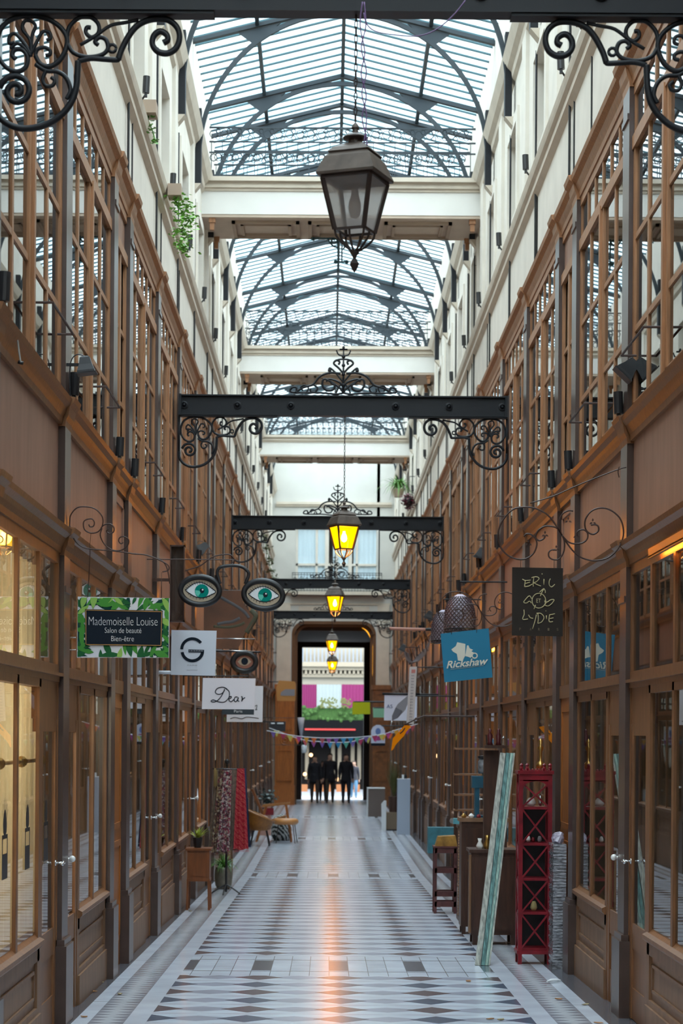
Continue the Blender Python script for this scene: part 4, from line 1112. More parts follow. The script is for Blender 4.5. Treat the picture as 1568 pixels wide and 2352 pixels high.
def scroll_bracket(cx_, cy_, Y, lab, sc=1.0):
    s = Px('scroll_sign_bracket', 1291, 1231, 14.0, lab, 'bracket', None, 4.612, (1120, 1060))
    s.strokes('scrolls', [
        [(785, 785), (700, 650), (620, 560), (500, 500), (400, 487), (280, 505), (190, 580), (130, 680), (108, 780), (130, 900), (200, 990), (300, 1035), (400, 1035), (480, 980), (518, 890), (505, 820), (460, 778), (410, 770), (380, 800)],
        [(785, 785), (870, 910), (960, 1000), (1060, 1040), (1150, 1048), (1270, 1020), (1370, 930), (1430, 800), (1430, 690), (1390, 590), (1300, 515), (1200, 490), (1100, 520), (1035, 600), (1025, 680), (1050, 740), (1110, 770), (1165, 740), (1168, 690), (1140, 668), (1090, 672)],
        [(785, 785), (850, 850), (920, 872), (1000, 862), (1050, 820), (1055, 760), (1020, 725), (975, 725), (945, 750), (945, 790)],
        [(785, 785), (755, 700), (755, 620), (790, 555), (850, 522), (900, 525)],
        [(785, 785), (810, 850), (805, 950), (760, 1030), (700, 1042), (650, 1015), (645, 965), (680, 938), (730, 940)],
        [(785, 785), (740, 715), (680, 690), (600, 690), (530, 735), (505, 800), (540, 840), (590, 820), (605, 785)]], .0055, 'rust', n=6)
    lv = MB()
    for x, y in ((1110, 640), (940, 785), (850, 625), (725, 925), (605, 775), (430, 870)):
        for a in (0, 2.1, 4.2):
            q = [(x+r*math.cos(a+da+.5), y+r*math.sin(a+da+.5)) for r, da in ((4, 0), (24, -.45), (42, 0), (24, .45))]
            lv.plate([(v[0], v[2]) for v in s.ls(q)], -.003, .006)
    lv.build('iron_leaves', 'rust', s.t)
    s.t.location = P(cx_, cy_, Y); return s
scroll_bracket(1291, 1231, 14.0, 'large looping rusty scroll bracket above the Eric et Lydie slate sign')
scroll_bracket(1102, 1402, 21.45, 'looping rusty scroll bracket above the blue Rickshaw sign')
s = Px('chain_stay', 1432, 1073, 14.0, 'thin twisted chain slanting down along the right cornice', 'chain', None, 4.612, (1120, 1060))
s.strokes('chain', [[(1465, 62), (1380, 85), (1100, 195), (900, 280), (700, 370), (450, 450)]], .004, 'rust', n=4); s.strokes('hook', [[(1390, 55), (1378, 110), (1390, 170)]], .004, 'rust')
# --- Rickshaw
s = Px('hanging_sign', 1071, 1505, 21.43, 'tilted blue hanging sign with cream tricycle picture and the word Rickshaw', 'sign', zoom=7.84, off=(980, 1340))
s.poly('board', [(320, 1785), (1185, 1690), (1110, 805), (245, 910)], 0, .012, 'blue')
s.poly('cream_picture', [(440, 1190), (520, 1130), (545, 1060), (690, 1090), (690, 1300), (640, 1400), (560, 1390), (540, 1270), (470, 1230)], -.003, .003, 'lace')
s.poly('cream_picture', [(690, 1310), (720, 1120), (745, 1115), (770, 1170), (830, 1195), (800, 1220), (850, 1250), (790, 1340), (740, 1320)], -.003, .003, 'lace')
ringmesh(s, 'cream_wheel', 860, 1300, 35, 55, 0, 2*PI, 'lace')
text('Rickshaw', s.t, 'lace', 97*s.k, s.l(725, 1430)[0], s.l(725, 1430)[2], h=17*s.k, shear=.35, bold=.02, rz=.11)
s.strokes('fine_line', [[(430, 1550), (1020, 1480)]], .0015, 'lace')
s.strokes('wires', [[(440, 920), (425, 640)], [(890, 890), (905, 440)]], .003, 'rust')
# --- woven basket lamps
def basket(x0, x1, y0, y1, Y, lab):
    c = P((x0+x1)/2, y1, Y); r = (x1-x0)/2*Y/F; h = (y1-y0)*Y/F
    t = empty('woven_basket_lamp', c, lab, 'lamp')
    def rad(q): return r*(1 if q < .35 else math.sqrt(max(0, 1-((q-.35)/.66)**2.2)))
    m = MB(); m.lathe([(rad(i/12)*.93, h*i/12) for i in range(13)], 20); m.build('inner_shade', mat('pale_shade', (.50, .46, .55), .8), t, smooth=True)
    m = MB(); n = 22
    for s_ in (-1, 1):
        for j in range(n):
            m.tube([(rad(q/14)*math.cos(2*PI*j/n+s_*q*.17), rad(q/14)*math.sin(2*PI*j/n+s_*q*.17), h*q/14) for q in range(14)], .006, 4)
    m.build('woven_shade', mat('dark_cane', (.055, .03, .035), .6), t)
    m = MB()
    for z in (0, .03): m.tube([(r*1.01*math.cos(a*PI/12), r*1.01*math.sin(a*PI/12), z) for a in range(24)], .009, 5, closed=True)
    m.build('rim', 'black', t)
    m = MB(); m.cyl((0, 0, h), (0, 0, h+.14), .008, 6); m.tube([(0, 0, h+.14), (U(1, .0)-c.x, 0, h+.14)], .008, 6); m.build('arm', 'iron', t)
basket(1020, 1091, 1365, 1451, 23.4, 'large dome-shaped woven basket lamp above the Rickshaw sign')
basket(990, 1046, 1401, 1477, 27.5, 'smaller woven basket lamp half hidden behind the larger one')
# --- AS sign, banner, folded umbrella, orange flag
s = Px('projecting_sign', 920, 1625, 38.0, 'white square sign with blue letters AS behind the folded grey parasol', 'sign', zoom=6.19, off=(860, 1360))
s.poly('board', [(135, 1825), (600, 1830), (605, 1470), (140, 1465)], 0, .04, mat('bluish_white', (.62, .68, .82), .5))
text('AS', s.t, mat('sign_blue', (.10, .14, .3), .5), 14*s.k, s.l(212, 1625)[0], s.l(212, 1625)[2], h=8*s.k)
s.strokes('arm', [[(110, 1448), (640, 1452)]], .02, 'iron', n=6)
wall_arm(s, 1, 600, 1452, .015)
s = Px('folded_parasol', 920, 1620, 33.5, 'folded grey parasol cloth pointing down to the left beside the tall banner', 'parasol', zoom=6.19, off=(860, 1360))
s.poly('cloth', [(250, 1830), (330, 1790), (440, 1670), (480, 1560), (470, 1470), (330, 1590), (300, 1640), (250, 1760)], 0, .08, 'greyfab')
s.poly('cloth_fold', [(250, 1830), (330, 1790), (390, 1690), (300, 1640), (250, 1760)], -.03, .03, mat('dark_grey_cloth', (.14, .13, .15), .7))
s.strokes('pole', [[(230, 1900), (250, 1830)], [(470, 1470), (560, 1400)]], .012, 'steel')
wall_arm(s, 1, 470, 1475)
s = Px('vertical_banner', 943, 1598, 30.0, 'tall narrow white banner with small vertical lettering hanging on the right', 'banner', zoom=6.19, off=(860, 1360))
s.poly('cloth', [(455, 1870), (560, 1880), (600, 1060), (495, 1060)], 0, .02, mat('banner_cloth', (.50, .45, .44), .7))
m = MB()
for i in range(16):
    y_ = 1180+i*42; x_ = 540-(y_-1060)*.042; a = s.l(x_-14, y_, -.002); b_ = s.l(x_+14, y_+14, -.002)
    for q in range(2): m.box(a[0]+q*.045*.6, a[0]+q*.045*.6+.012, -.004, -.001, b_[2], a[2])
    m.box(a[0], b_[0], -.004, -.001, (a[2]+b_[2])/2-.004, (a[2]+b_[2])/2+.004)
m.build('vertical_lettering', 'greyfab', s.t)
s.poly('red_emblem', [(520, 1150), (575, 1150), (578, 1100), (522, 1100)], -.004, .004, mat('faded_red', (.5, .18, .16), .6))
wall_arm(s, 1, 560, 1066, .008)
s = Px('fish_shaped_ornament', 960, 1490, 30.2, 'dark woven basket-like ornament hanging from a pinkish rod above the banner', 'ornament', zoom=6.19, off=(860, 1360))
s.strokes('rod', [[(210, 520), (480, 528), (720, 530)]], .022, mat('pink_rod', (.42, .20, .15), .6), n=8)
wall_arm(s, 1, 720, 530, .02, 0)
wall_arm(s, 1, 795, 640, .012, 0)
s.strokes('hanger', [[(700, 530), (740, 640), (770, 700)]], .012, 'rust', d=0)
m = MB()
for i in range(9):
    a = i/8
    m.tube(catmull([s.l(420+a*60, 860, -.1+.02*i), s.l(480+a*50, 1020-abs(a-.5)*60, -.1+.02*i), s.l(620, 980-a*80, -.06+.01*i), s.l(740, 840-a*60, 0), s.l(800, 620, .02)], 6), .010, 5)
for i in range(7):
    m.tube(catmull([s.l(440+i*45, 850-i*22, -.08), s.l(470+i*45, 940-i*20, -.02), s.l(500+i*45, 1030-i*35, .06)], 5), .008, 5)
m.build('woven_frame', mat('grey_wicker', (.13, .10, .10), .7), s.t)
s = Px('orange_flag', 922, 1692, 29.0, 'bright orange cloth flag hanging diagonally on the right side', 'flag', zoom=6.19, off=(860, 1360))
pl = [(235, 2255), (265, 2240), (290, 2190), (320, 2150), (420, 2040), (450, 1985), (525, 1905), (430, 1885), (340, 1990), (260, 2080), (250, 2150)]
s.poly('cloth', pl, 0, .02, 'orange')
s.strokes('slit', [[(360, 2010), (400, 1975), (430, 1930)], [(555, 1835), (585, 1790), (625, 1810)]], .008, 'rust')
s.strokes('pole', [[(430, 1885), (600, 1800), (700, 1760)]], .012, 'rust')
wall_arm(s, 1, 700, 1760, .012, 0, 'rust')
# --- small far signs
def flat_sign(name, pts, Y, label, mt_, th=.04, cat='sign'):
    cx = sum(p[0] for p in pts)/len(pts); cy = sum(p[1] for p in pts)/len(pts)
    s = Px(name, cx, cy, Y, label, cat); s.poly('board', pts, 0, th, mt_); return s
s = flat_sign('projecting_sign', [(809, 1641), (850, 1640), (849, 1612), (809, 1612)], 55, 'yellow-green rectangular sign hanging in the archway', 'lime'); wall_arm(s, 1, 812, 1612, .02)
s = flat_sign('projecting_sign', [(857, 1648), (883, 1648), (883, 1625), (856, 1625)], 58, 'pale mint green sign beside the right pilaster', 'mint')
wall_arm(s, 1, 858, 1626, .02)
s = flat_sign('projecting_sign', [(852, 1707), (884, 1707), (884, 1678), (880, 1670), (872, 1665), (864, 1665), (856, 1670), (852, 1678)], 54, 'round-topped white sign with blue and purple picture on the right', mat('pale_blue_board', (.55, .62, .78), .6))
s.poly('blue_picture', ell(868, 1680, 6, 8), -.01, .01, mat('pic_blue', (.12, .2, .45), .6)); s.poly('purple_picture', ell(868, 1695, 11, 6), -.01, .01, mat('pic_purple', (.3, .05, .2), .6))
s.poly('dark_foot', [(852, 1713), (884, 1713), (884, 1707), (852, 1707)], -.01, .05, 'ink')
wall_arm(s, 1, 868, 1667, .015)
s = flat_sign('projecting_sign', [(636, 1610), (678, 1610), (679, 1570), (676, 1565), (640, 1563), (634, 1580)], 60, 'orange-brown rounded sign with grey patch at the left foot of the arch', mat('orange_board', (.55, .24, .06), .5))
s.poly('grey_patch', [(644, 1598), (677, 1598), (677, 1583), (655, 1583), (645, 1590)], -.01, .01, 'greyfab')
wall_arm(s, -1, 650, 1566, .015)
s = flat_sign('projecting_sign', [(618, 1680), (655, 1680), (656, 1657), (618, 1657)], 50, 'small dark grey sign with pale lettering at the left before the arch', mat('grey_board', (.035, .035, .04), .6))
s.strokes('pale_lettering', [[(622, 1662), (631, 1662)], [(636, 1662), (651, 1662)]], .018, 'pwhite', d=-.01); wall_arm(s, -1, 640, 1658, .012)
s = Px('paper_cone', 691, 1670, 52, 'pale grey pointed cone hanging left of the archway', 'ornament')
m = MB(); m.tube([s.l(691, 1648), s.l(691, 1665), s.l(692, 1703)], [8.5*s.k, 6.5*s.k, .01], 12); m.build('cone', mat('pale_cone', (.42, .45, .52), .7), s.t, smooth=True)
wall_arm(s, -1, 691, 1649, .006, 0)
s = Px('paper_lantern', 698, 1720, 62, 'small white cylindrical paper lantern in the archway', 'lantern')
m = MB(); m.tube([s.l(698, 1711), s.l(698, 1713), s.l(698, 1727), s.l(698, 1729)], [4*s.k, 6*s.k, 6*s.k, 4*s.k], 12); m.build('shade', mat('paper_white', (.7, .75, .8), .7), s.t, smooth=True); wall_arm(s, -1, 698, 1711, .006, 0, 'black')
# --- pennant strings
def bunting(pts, Y, lab, cols, step):
    s = Px('bunting', pts[0][0], pts[0][1], Y, lab, 'bunting', None); line = catmull([(x, y, 0) for x, y in pts], 10)
    s.strokes('cord', [[(p.x, p.y) for p in line]], .008, 'white', n=4, sm=1)
    acc = 0; i = 0; prev = line[0]
    for p in line[1:]:
        acc += (p-prev).length; prev = p
        if acc >= step:
            acc = 0; x, y = p.x, p.y
            s.poly('pennant', [(x-6.8, y-.5), (x+.2, y+14.5), (x+7, y-.5), ], -.004-.001*(i % 2), .006, cols[i % len(cols)]); i += 1
PC = [mat('pennant_%d' % i, c_, .7) for i, c_ in enumerate([(.2, .12, .4), (.45, .04, .12), (.6, .55, .12), (.5, .05, .25), (.75, .35, .04), (.75, .15, .03), (.55, .10, .12), (.35, .08, .3), (.2, .1, .4), (.05, .3, .55), (.02, .25, .5), (.1, .4, .3)])]
bunting([(612, 1678), (680, 1690), (740, 1694), (820, 1692), (880, 1684), (905, 1676), (960, 1660)], 47, 'upper string of coloured pennants across the arcade before the arch', PC, 15)
bunting([(618, 1672), (690, 1697), (740, 1703), (800, 1703), (845, 1692), (890, 1684), (948, 1668)], 49.5, 'lower string of coloured pennants just behind the upper one', PC[2:]+PC[:2], 15.5)
# ================================================================== FLOODLIGHTS, SPOTS, CABLES
def floodlight(x, y, Y, side, size, tilt, lab):
    c = P(x, y, Y); t = empty('floodlight', c, lab, 'floodlight')
    m = MB(); s_ = size
    m.lathe([(s_*.42, -s_*.45), (s_*.62, -s_*.40), (s_*.60, -s_*.30), (s_*.45, 0), (s_*.35, s_*.35), (s_*.22, s_*.42)], 4, a0=PI/4)
    m.xform(Matrix.Rotation(tilt, 4, 'Y')); m.build('housing', 'blackp', t)
    m = MB(); m.box(-s_*.5, s_*.5, -s_*.5, s_*.5, -s_*.47, -s_*.42); m.xform(Matrix.Rotation(tilt, 4, 'Y')); m.build('rim', 'black', t)
    m = MB(); xw_ = U(side, .0)-c.x
    m.bar((0, 0, 0), (xw_, 0, -.0), .018); m.tube(catmull([(0, 0, s_*.4), (side*.06, 0, s_*.5), (side*.10, 0, .0), (side*.10, 0, -.22)], 5), .004, 5)
    m.build('arm', 'black', t)
floodlight(197, 838, 13.5, -1, .13, -.12, 'black floodlight on an arm at the nearest left column')
floodlight(1444, 845, 14.0, 1, .15, .75, 'black floodlight tilted inwards at the nearest right column')
floodlight(467, 1258, 27.0, -1, .17, .9, 'black floodlight above the spectacles on the left cornice')
floodlight(1104, 1270, 27.4, 1, .16, .35, 'black floodlight on the right cornice above the basket lamps')
floodlight(985, 1412, 38.5, 1, .17, .4, 'small black floodlight at the right wall behind the basket lamps')
floodlight(925, 1487, 45.5, 1, .17, .4, 'distant black floodlight on the right beside the fish-like ornament')
sp0 = {}
def spot(kind, side, Y, z, lab, group):
    key = (kind, side)
    if key not in sp0:
        t = sp0[key] = empty('wall_spotlight', (U(side, -.03), Y, z), lab, 'spotlight', group)
        m = MB(); m.cyl((0, 0, .035), (.006*-side, 0, .185), .032, 12); m.build('housing', 'blackp', t, smooth=False)
        m = MB(); m.box(-.012, .012, -.02, .02, 0, .04)
        m.build('foot', 'black', t)
        if kind == 'upper':
            m = MB(); m.tube(catmull([(0, .01, .03), (side*.07, .05, -.05), (side*.12, .06, -.12), (side*.125, .06, -.5), (side*.125, .06, -1.1)], 5), .009, 5); m.build('cable', 'black', t)
        t.location = (U(side, -.03), Y, z)
    else:
        c = copy_tree(sp0[key]); c.location = (U(side, -.03), Y, z); c['label'] = lab
for side in (-1, 1):
    sn = SIDE[side]; i = 0
    for b in BAYS:
        a, c, k = bay(side, b)
        if 9 < a < 50:
            spot('lower', side, a+.05, Z_L1+.02, '%s small black cylinder spotlight on the wooden ledge, %s side' % (ORD[i], sn), 'cylinder spotlights on the %s wooden ledge' % sn); i += 1
    ys_ = [18.75, 22.0, 24.7, 27.6, 30.4] if side < 0 else [16.8, 18.0, 21.2, 24.5, 27.8, 30.8]
    while ys_[-1] < 58: ys_.append(ys_[-1]+3.1)
    for i, yy in enumerate(ys_): spot('upper', side, yy, Z_S1+.02, '%s small black cylinder spotlight on the stone string course, %s side' % (ORD[i], sn), 'cylinder spotlights on the %s stone ledge' % sn)
    for i, yy in enumerate(ty):
        m = MB(); m.cyl((0, 0, 0), (0, 0, 2.35), .012, 6); o = m.build('wall_pipe', 'black', loc=(U(side, .075), yy+.25, Z_T1+.06)); tag(o, '%s thin dark vertical pipe down the upper %s wall' % (ordn(i), sn), 'pipe', 'thin dark pipes on the upper %s wall' % sn)

s = Px('purple_cable', 832, 30, 10.3, 'twisted purple electric cable hanging beside the nearest lantern chain', 'cable')
s.strokes('cable', [[(832, 5), (827, 60), (838, 120), (830, 170), (842, 220), (833, 270), (842, 310), (845, 335)], [(836, 5), (840, 60), (830, 110), (842, 165), (832, 215), (843, 265), (838, 330)],
    [(835, 30), (842, 55), (862, 72), (905, 80), (960, 82), (1000, 68), (1040, 35), (1068, 0)]], .0035, mat('purple_flex', (.16, .09, .22), .4))
s = Px('iron_pendant', 772, 570, 29.9, 'small green iron ornament hanging under the nearest footbridge behind the lantern', 'ornament', zoom=6.357, off=(700, 250))
s.strokes('scrolls', [[(90, 1890), (300, 1895), (420, 1890)], [(420, 1890), (470, 1920), (440, 1960), (390, 1950), (400, 1910), (440, 1915)], [(330, 1900), (360, 1950), (420, 2010), (480, 2020)],
    [(480, 1880), (485, 2340)], [(540, 1850), (540, 2230)], [(435, 2235), (630, 2235)], [(480, 1960), (540, 1930), (600, 1970), (560, 2050)]], .012, 'bars', n=6)
m = MB(); m.ball(s.l(450, 2235), .03, 8); m.ball(s.l(612, 2235), .03, 8); m.ball(s.l(120, 1905), .025, 8); m.build('knobs', 'bars', s.t)

s = Px('wall_showcase', 407, 1335, 20.6, 'dark glazed showcase box on the left wall between the leafy sign and spectacles', 'showcase')
m = MB(); a = s.l(390, 1428); b_ = s.l(424, 1252); w0, w1, z0, z1 = a[0], b_[0], a[2], b_[2]
for q in ((w0, w0+.012, z0, z1), (w1-.012, w1, z0, z1)): m.box(q[0], q[1], -.012, .10, q[2], q[3])
m.box(w0, w1, -.012, .10, z0, z0+.015); m.box(w0, w1, -.012, .10, z1-.015, z1); m.box(w0, w1, .10, .115, z0, z1); m.box(U(-1, .04)-s.t.location.x, w0, .03, .06, 0, .03); m.build('case', 'brown', s.t)
m = MB(); m.quad((w0, -.006, z0), (w1, -.006, z0), (w1, -.006, z1), (w0, -.006, z1)); m.build('pane', 'glass', s.t)
s = Px('grey_cable', 20, 780, 11.2, 'thin pale cable looping over the wooden ledge at the left edge', 'cable')
s.strokes('cable', [[(-12, 742), (10, 738), (30, 752), (40, 780), (44, 808), (48, 832)]], .005, mat('pale_cable', (.35, .33, .30), .5)); s.strokes('clip', [[(42, 832), (54, 835)]], .01, 'black')
# ================================================================== THINGS ON THE FLOOR
class Th:
    def __init__(s, name, x, y, label, cat, group=None, rz=0, z=None):
        s.t = empty(name, (x, y, fz(y) if z is None else z), label, cat, group, rz)
    def b(s, name, mt_, *boxes, par=None, smooth=False):
        m = MB()
        for q in boxes: m.box(*q)
        return m.build(name, mt_, par or s.t, smooth=smooth)
    def m(s, name, mt_, m, par=None, smooth=False): return m.build(name, mt_, par or s.t, smooth=smooth)
def foliage(m, c, n, spread, leaf, rnd, up=.5, droop=0):
    for i in range(n):
        a = rnd.uniform(0, 2*PI); d = Vector((rnd.gauss(0, spread[0]), rnd.gauss(0, spread[1]), rnd.gauss(0, spread[2])))+Vector(c)
        u = Vector((math.cos(a), math.sin(a), rnd.uniform(-.6, up))).normalized()*leaf*rnd.uniform(.6, 1.2); w = u.cross(Vector((rnd.uniform(-1, 1), rnd.uniform(-1, 1), 1))).normalized()*leaf*.35
        k = len(m.v); m.v += [tuple(d), tuple(d+u*.5+w), tuple(d+u), tuple(d+u*.5-w)]; m.face((k, k+1, k+2, k+3))
def blades(m, c, n, L_, rnd, w=.008, spread=1.0, droop=.5):
    for i in range(n):
        a = rnd.uniform(0, 2*PI); ln = L_*rnd.uniform(.6, 1.1); s_ = spread*rnd.uniform(.2, 1); dr = droop*rnd.uniform(.5, 1.3)
        pts = []
        for j in range(6):
            t = j/5; r = ln*s_*t; z = ln*(t*(1.1-s_*.3)-dr*t*t)
            pts.append(Vector(c)+Vector((r*math.cos(a), r*math.sin(a), z)))
        side_ = Vector((-math.sin(a), math.cos(a), 0))*w
        k = len(m.v)
        for j, p in enumerate(pts):
            q = side_*(1-(j/5)**2*.9); m.v += [tuple(p-q), tuple(p+q)]
        for j in range(5): m.face((k+2*j, k+2*j+1, k+2*j+3, k+2*j+2))
rnd = random.Random(11)
# --- left side: small table with potted plant
T_ = Th('side_table', -1.50, 24.6, 'small orange-brown wooden sewing table on tall legs against the left shopfronts', 'table')
T_.b('cabinet_body', 'table_wood', (-.13, .13, -.16, .16, .37, .70)); T_.b('table_top', 'table_wood', (-.15, .15, -.18, .18, .70, .725)); T_.b('front_panel', 'table_wood', (-.11, .11, -.165, -.16, .40, .67)); T_.b('apron', 'table_wood', (-.135, .135, -.165, .165, .34, .37))
for x in (-.12, .12):
    for y_ in (-.145, .145):
        m = MB(); m.bar((x*1.08, y_, 0), (x, y_, .36), .028); T_.m('leg', 'table_wood', m)
T_ = Th('potted_plant', -1.52, 24.6, 'small black pot with yellow-green leaves standing on the sewing table', 'plant', z=fz(24.6)+.725)
m = MB(); m.lathe([(.04, 0), (.058, .11), (.062, .12), (.05, .12), (.04, .10)], 14); T_.m('pot', 'black', m); m = MB(); blades(m, (0, 0, .10), 34, .22, rnd, .012, .9, .55); T_.m('foliage', 'leaf_y', m)
# grey pot with spider plant
T_ = Th('potted_plant', -1.42, 28.8, 'round grey stoneware pot with a grassy spider plant on the floor beside the scarf stand', 'plant')
m = MB(); m.lathe([(.08, 0), (.112, .05), (.125, .16), (.118, .26), (.105, .30), (.095, .30), (.10, .25), (.05, .22)], 20); T_.m('pot', mat('stoneware', (.20, .18, .14), .6, noise=15), m, smooth=True)
m = MB(); blades(m, (0, 0, .27), 130, .42, rnd, .008, 1.0, .75); m.v = [(max(q[0], -.24), q[1], q[2]) for q in m.v]; T_.m('foliage', 'leaf', m)
# --- scarf stand
Ys = 27.6
s = Px('scarf_stand', 519, 2052, Ys, 'black metal stand hung with a brown patterned, grey and red scarves', 'clothes rack')
s.t.location.z = fz(Ys)
m = MB(); m.cyl((0, 0, .03), (0, 0, 1.70), .014, 8); m.ball((0, 0, 1.75), .035, 8); m.ball((0, 0, 1.70), .022, 8); m.build('pole', 'black', s.t)
for a in (200, 262, 335):
    m = MB(); r = math.radians(a); m.tube(catmull([(0, 0, .13), (.10*math.cos(r), .10*math.sin(r), .08), (.21*math.cos(r), .21*math.sin(r), .012)], 5), .010, 6); m.build('foot', 'black', s.t)
m = MB(); m.tube([(-.17, 0, 1.655), (.24, 0, 1.655)], .008, 6); m.tube([(.19*math.cos(a*PI/10), .19*math.sin(a*PI/10), 1.655) for a in range(20)], .007, 5, closed=True); m.build('hanging_ring', 'black', s.t)
def scarf(xt0, xt1, xb0, xb1, zb_, mt_, d, fringe=True, nm='scarf'):
    z1 = 1.665; m = MB(); nx, nz = 16, 14
    for side_ in (0, 1):
        k = len(m.v)
        for j in range(nz+1):
            t = j/nz
            for i in range(nx+1):
                u = i/nx; x = (xt0+(xt1-xt0)*u)*(1-t)+(xb0+(xb1-xb0)*u)*t
                m.v.append((x, d-.02*side_-.02*t*math.sin(u*PI*5+d*40), z1+(zb_-z1)*t+(.01*math.sin(u*9) if j == nz else 0)))
        for j in range(nz):
            for i in range(nx): m.face((k+j*(nx+1)+i, k+j*(nx+1)+i+1, k+(j+1)*(nx+1)+i+1, k+(j+1)*(nx+1)+i))
    k = len(m.v)
    if fringe:
        for i in range(18):
            x = xb0+(xb1-xb0)*i/17; m.bar((x, d, zb_), (x+.004, d, zb_-.035), .004)
    return m.build(nm, mt_, s.t)
def patt(name, cols, sc, kind='voronoi', stretch=(1, 1, 1)):
    m, nt, b = new_mat(name); t = nt.nodes.new('ShaderNodeTexCoord'); mp = nt.nodes.new('ShaderNodeMapping'); mp.inputs['Scale'].default_value = stretch
    L(nt, t.outputs['Object'], mp.inputs[0]); r = nt.nodes.new('ShaderNodeValToRGB'); r.color_ramp.interpolation = 'CONSTANT'
    if kind == 'voronoi': v = nt.nodes.new('ShaderNodeTexVoronoi'); v.inputs['Scale'].default_value = sc; sp = nt.nodes.new('ShaderNodeSeparateColor'); L(nt, mp.outputs[0], v.inputs[0]); L(nt, v.outputs['Color'], sp.inputs[0]); L(nt, sp.outputs[0], r.inputs[0])
    else:
        v = nt.nodes.new('ShaderNodeTexWave'); v.inputs['Scale'].default_value = sc; v.bands_direction = 'DIAGONAL'; v.inputs['Distortion'].default_value = 3; v.inputs['Detail Scale'].default_value = 4; L(nt, mp.outputs[0], v.inputs[0]); L(nt, v.outputs['Fac'], r.inputs[0])
    e = r.color_ramp.elements
    while len(e) < len(cols): e.new(.5)
    for i, c_ in enumerate(cols): e[i].position = i/len(cols); e[i].color = (*c_, 1)
    L(nt, r.outputs[0], b.inputs['Base Color']); b.inputs['Roughness'].default_value = .9; return m
sc1 = patt('scarf_brown', [(.10, .06, .04), (.25, .17, .09), (.05, .02, .02), (.40, .33, .24), (.16, .05, .05)], 45)
sc2 = patt('scarf_floral', [(.07, .02, .03), (.35, .25, .2), (.12, .07, .09), (.22, .02, .05), (.45, .38, .36)], 55)
sc3 = patt('scarf_red', [(.30, .004, .02), (.30, .004, .02), (.48, .12, .10), (.36, .02, .03)], 7, 'wave', (1, 1, 1.2))
scg = mat('scarf_grey', (.17, .125, .10), .9, noise=30, amount=.3); scb = mat('scarf_taupe', (.20, .15, .11), .9, noise=25, amount=.35); sy = mat('scarf_mustard', (.35, .25, .10), .9)
scarf(-.155, -.09, -.235, -.13, .58, scb, -.06); scarf(-.10, -.02, -.20, -.04, .55, sc1, -.10); scarf(-.03, .07, -.12, .05, .57, sc2, -.13); scarf(.06, .14, .05, .12, .62, scg, -.09)
scarf(.14, .235, .10, .295, .60, sc3, -.12); scarf(-.16, -.12, -.165, -.12, 1.42, sy, -.115, False); scarf(.21, .25, .27, .32, .66, mat('scarf_navy', (.03, .05, .12), .9), -.03)
# --- chairs further back
T_ = Th('armchair', -1.15, 43.2, 'wooden armchair with tall slanted back and flat armrests, facing right', 'chair', rz=0)
m = MB(); m.bar((-.42, 0, 1.08), (-.12, 0, .42), .36, .035, up=(0, 0, 1)); m2 = MB()
m = MB(); m.plate([(-.42, 1.08), (-.38, 1.09), (-.08, .42), (-.13, .40)], -.2, .4); T_.m('backrest', mat('dark_orange_wood', (.20, .06, .012), .4), m)
m = MB(); m.plate([(-.12, .36), (.30, .50), (.31, .55), (-.10, .42)], -.24, .48); T_.m('seat', 'tan', m)
for y_ in (-.27, .27):
    m = MB(); m.plate([(-.18, .72), (.38, .78), (.38, .81), (-.18, .76)], y_-.035, .07); T_.m('armrest', 'tan', m)
    m = MB(); m.bar((.30, y_, .78), (.42, y_, .0), .04); T_.m('leg', 'orange_wood', m)
    m = MB(); m.bar((-.10, y_, .75), (-.30, y_, .0), .04); T_.m('leg', 'orange_wood', m)
T_ = Th('bucket_chair', -1.33, 41.6, 'low rounded ochre bucket chair on black legs in front of the armchair', 'chair')
m = MB(); n = 18
for r_, off_ in ((.27, 0), (.25, .0)):
    k = len(m.v)
    for i in range(n+1):
        a = math.radians(60+300*i/n-0); hz = .72-.24*((math.cos(a)+1)/2)
        for j, (rr, z) in enumerate(((r_*.55, .30), (r_*.8, .33), (r_*.95, .45), (r_*1.05, hz))): m.v.append((rr*math.cos(a), rr*math.sin(a), z))
    for i in range(n):
        for j in range(3): m.face((k+i*4+j, k+(i+1)*4+j, k+(i+1)*4+j+1, k+i*4+j+1))
m.lathe([(.001, .30), (.15, .30), (.20, .335), (.001, .335)], 18)
T_.m('seat_shell', mat('ochre_shell', (.28, .11, .02), .5, noise=20, amount=.2), m, smooth=True)
m = MB(); m.tube([(.27*1.05*math.cos(math.radians(60+300*i/n)), .27*1.05*math.sin(math.radians(60+300*i/n)), .72-.24*((math.cos(math.radians(60+300*i/n))+1)/2)) for i in range(n+1)], .018, 6); T_.m('rim', 'tan', m)
for x, y_ in ((-.16, -.14), (.16, -.14), (-.16, .14), (.16, .14)): m = MB(); m.bar((x*.8, y_*.8, .30), (x*1.2, y_*1.2, 0), .022); T_.m('leg', 'black', m)
T_ = Th('stool', -.84, 42.6, 'pale tan upholstered stool with thin dark legs beside the bucket chair', 'stool')
m = MB(); m.lathe([(.001, .38), (.22, .38), (.26, .42), (.26, .47), (.22, .50), (.001, .505)], 20); T_.m('seat', mat('tan_leather', (.60, .27, .09), .4), m, smooth=True)
for x, y_ in ((-.15, -.12), (.15, -.12), (-.15, .12), (.18, .12)): m = MB(); m.bar((x, y_, .38), (x*1.3, y_*1.3, 0), .018); T_.m('leg', 'black', m)
T_ = Th('striped_bag', -.98, 42.4, 'black and white striped cloth heap between the armchair and the stool', 'bag', z=fz(42.4)+.0)
T_.t.location = (-.95, 43.75, fz(43.75))
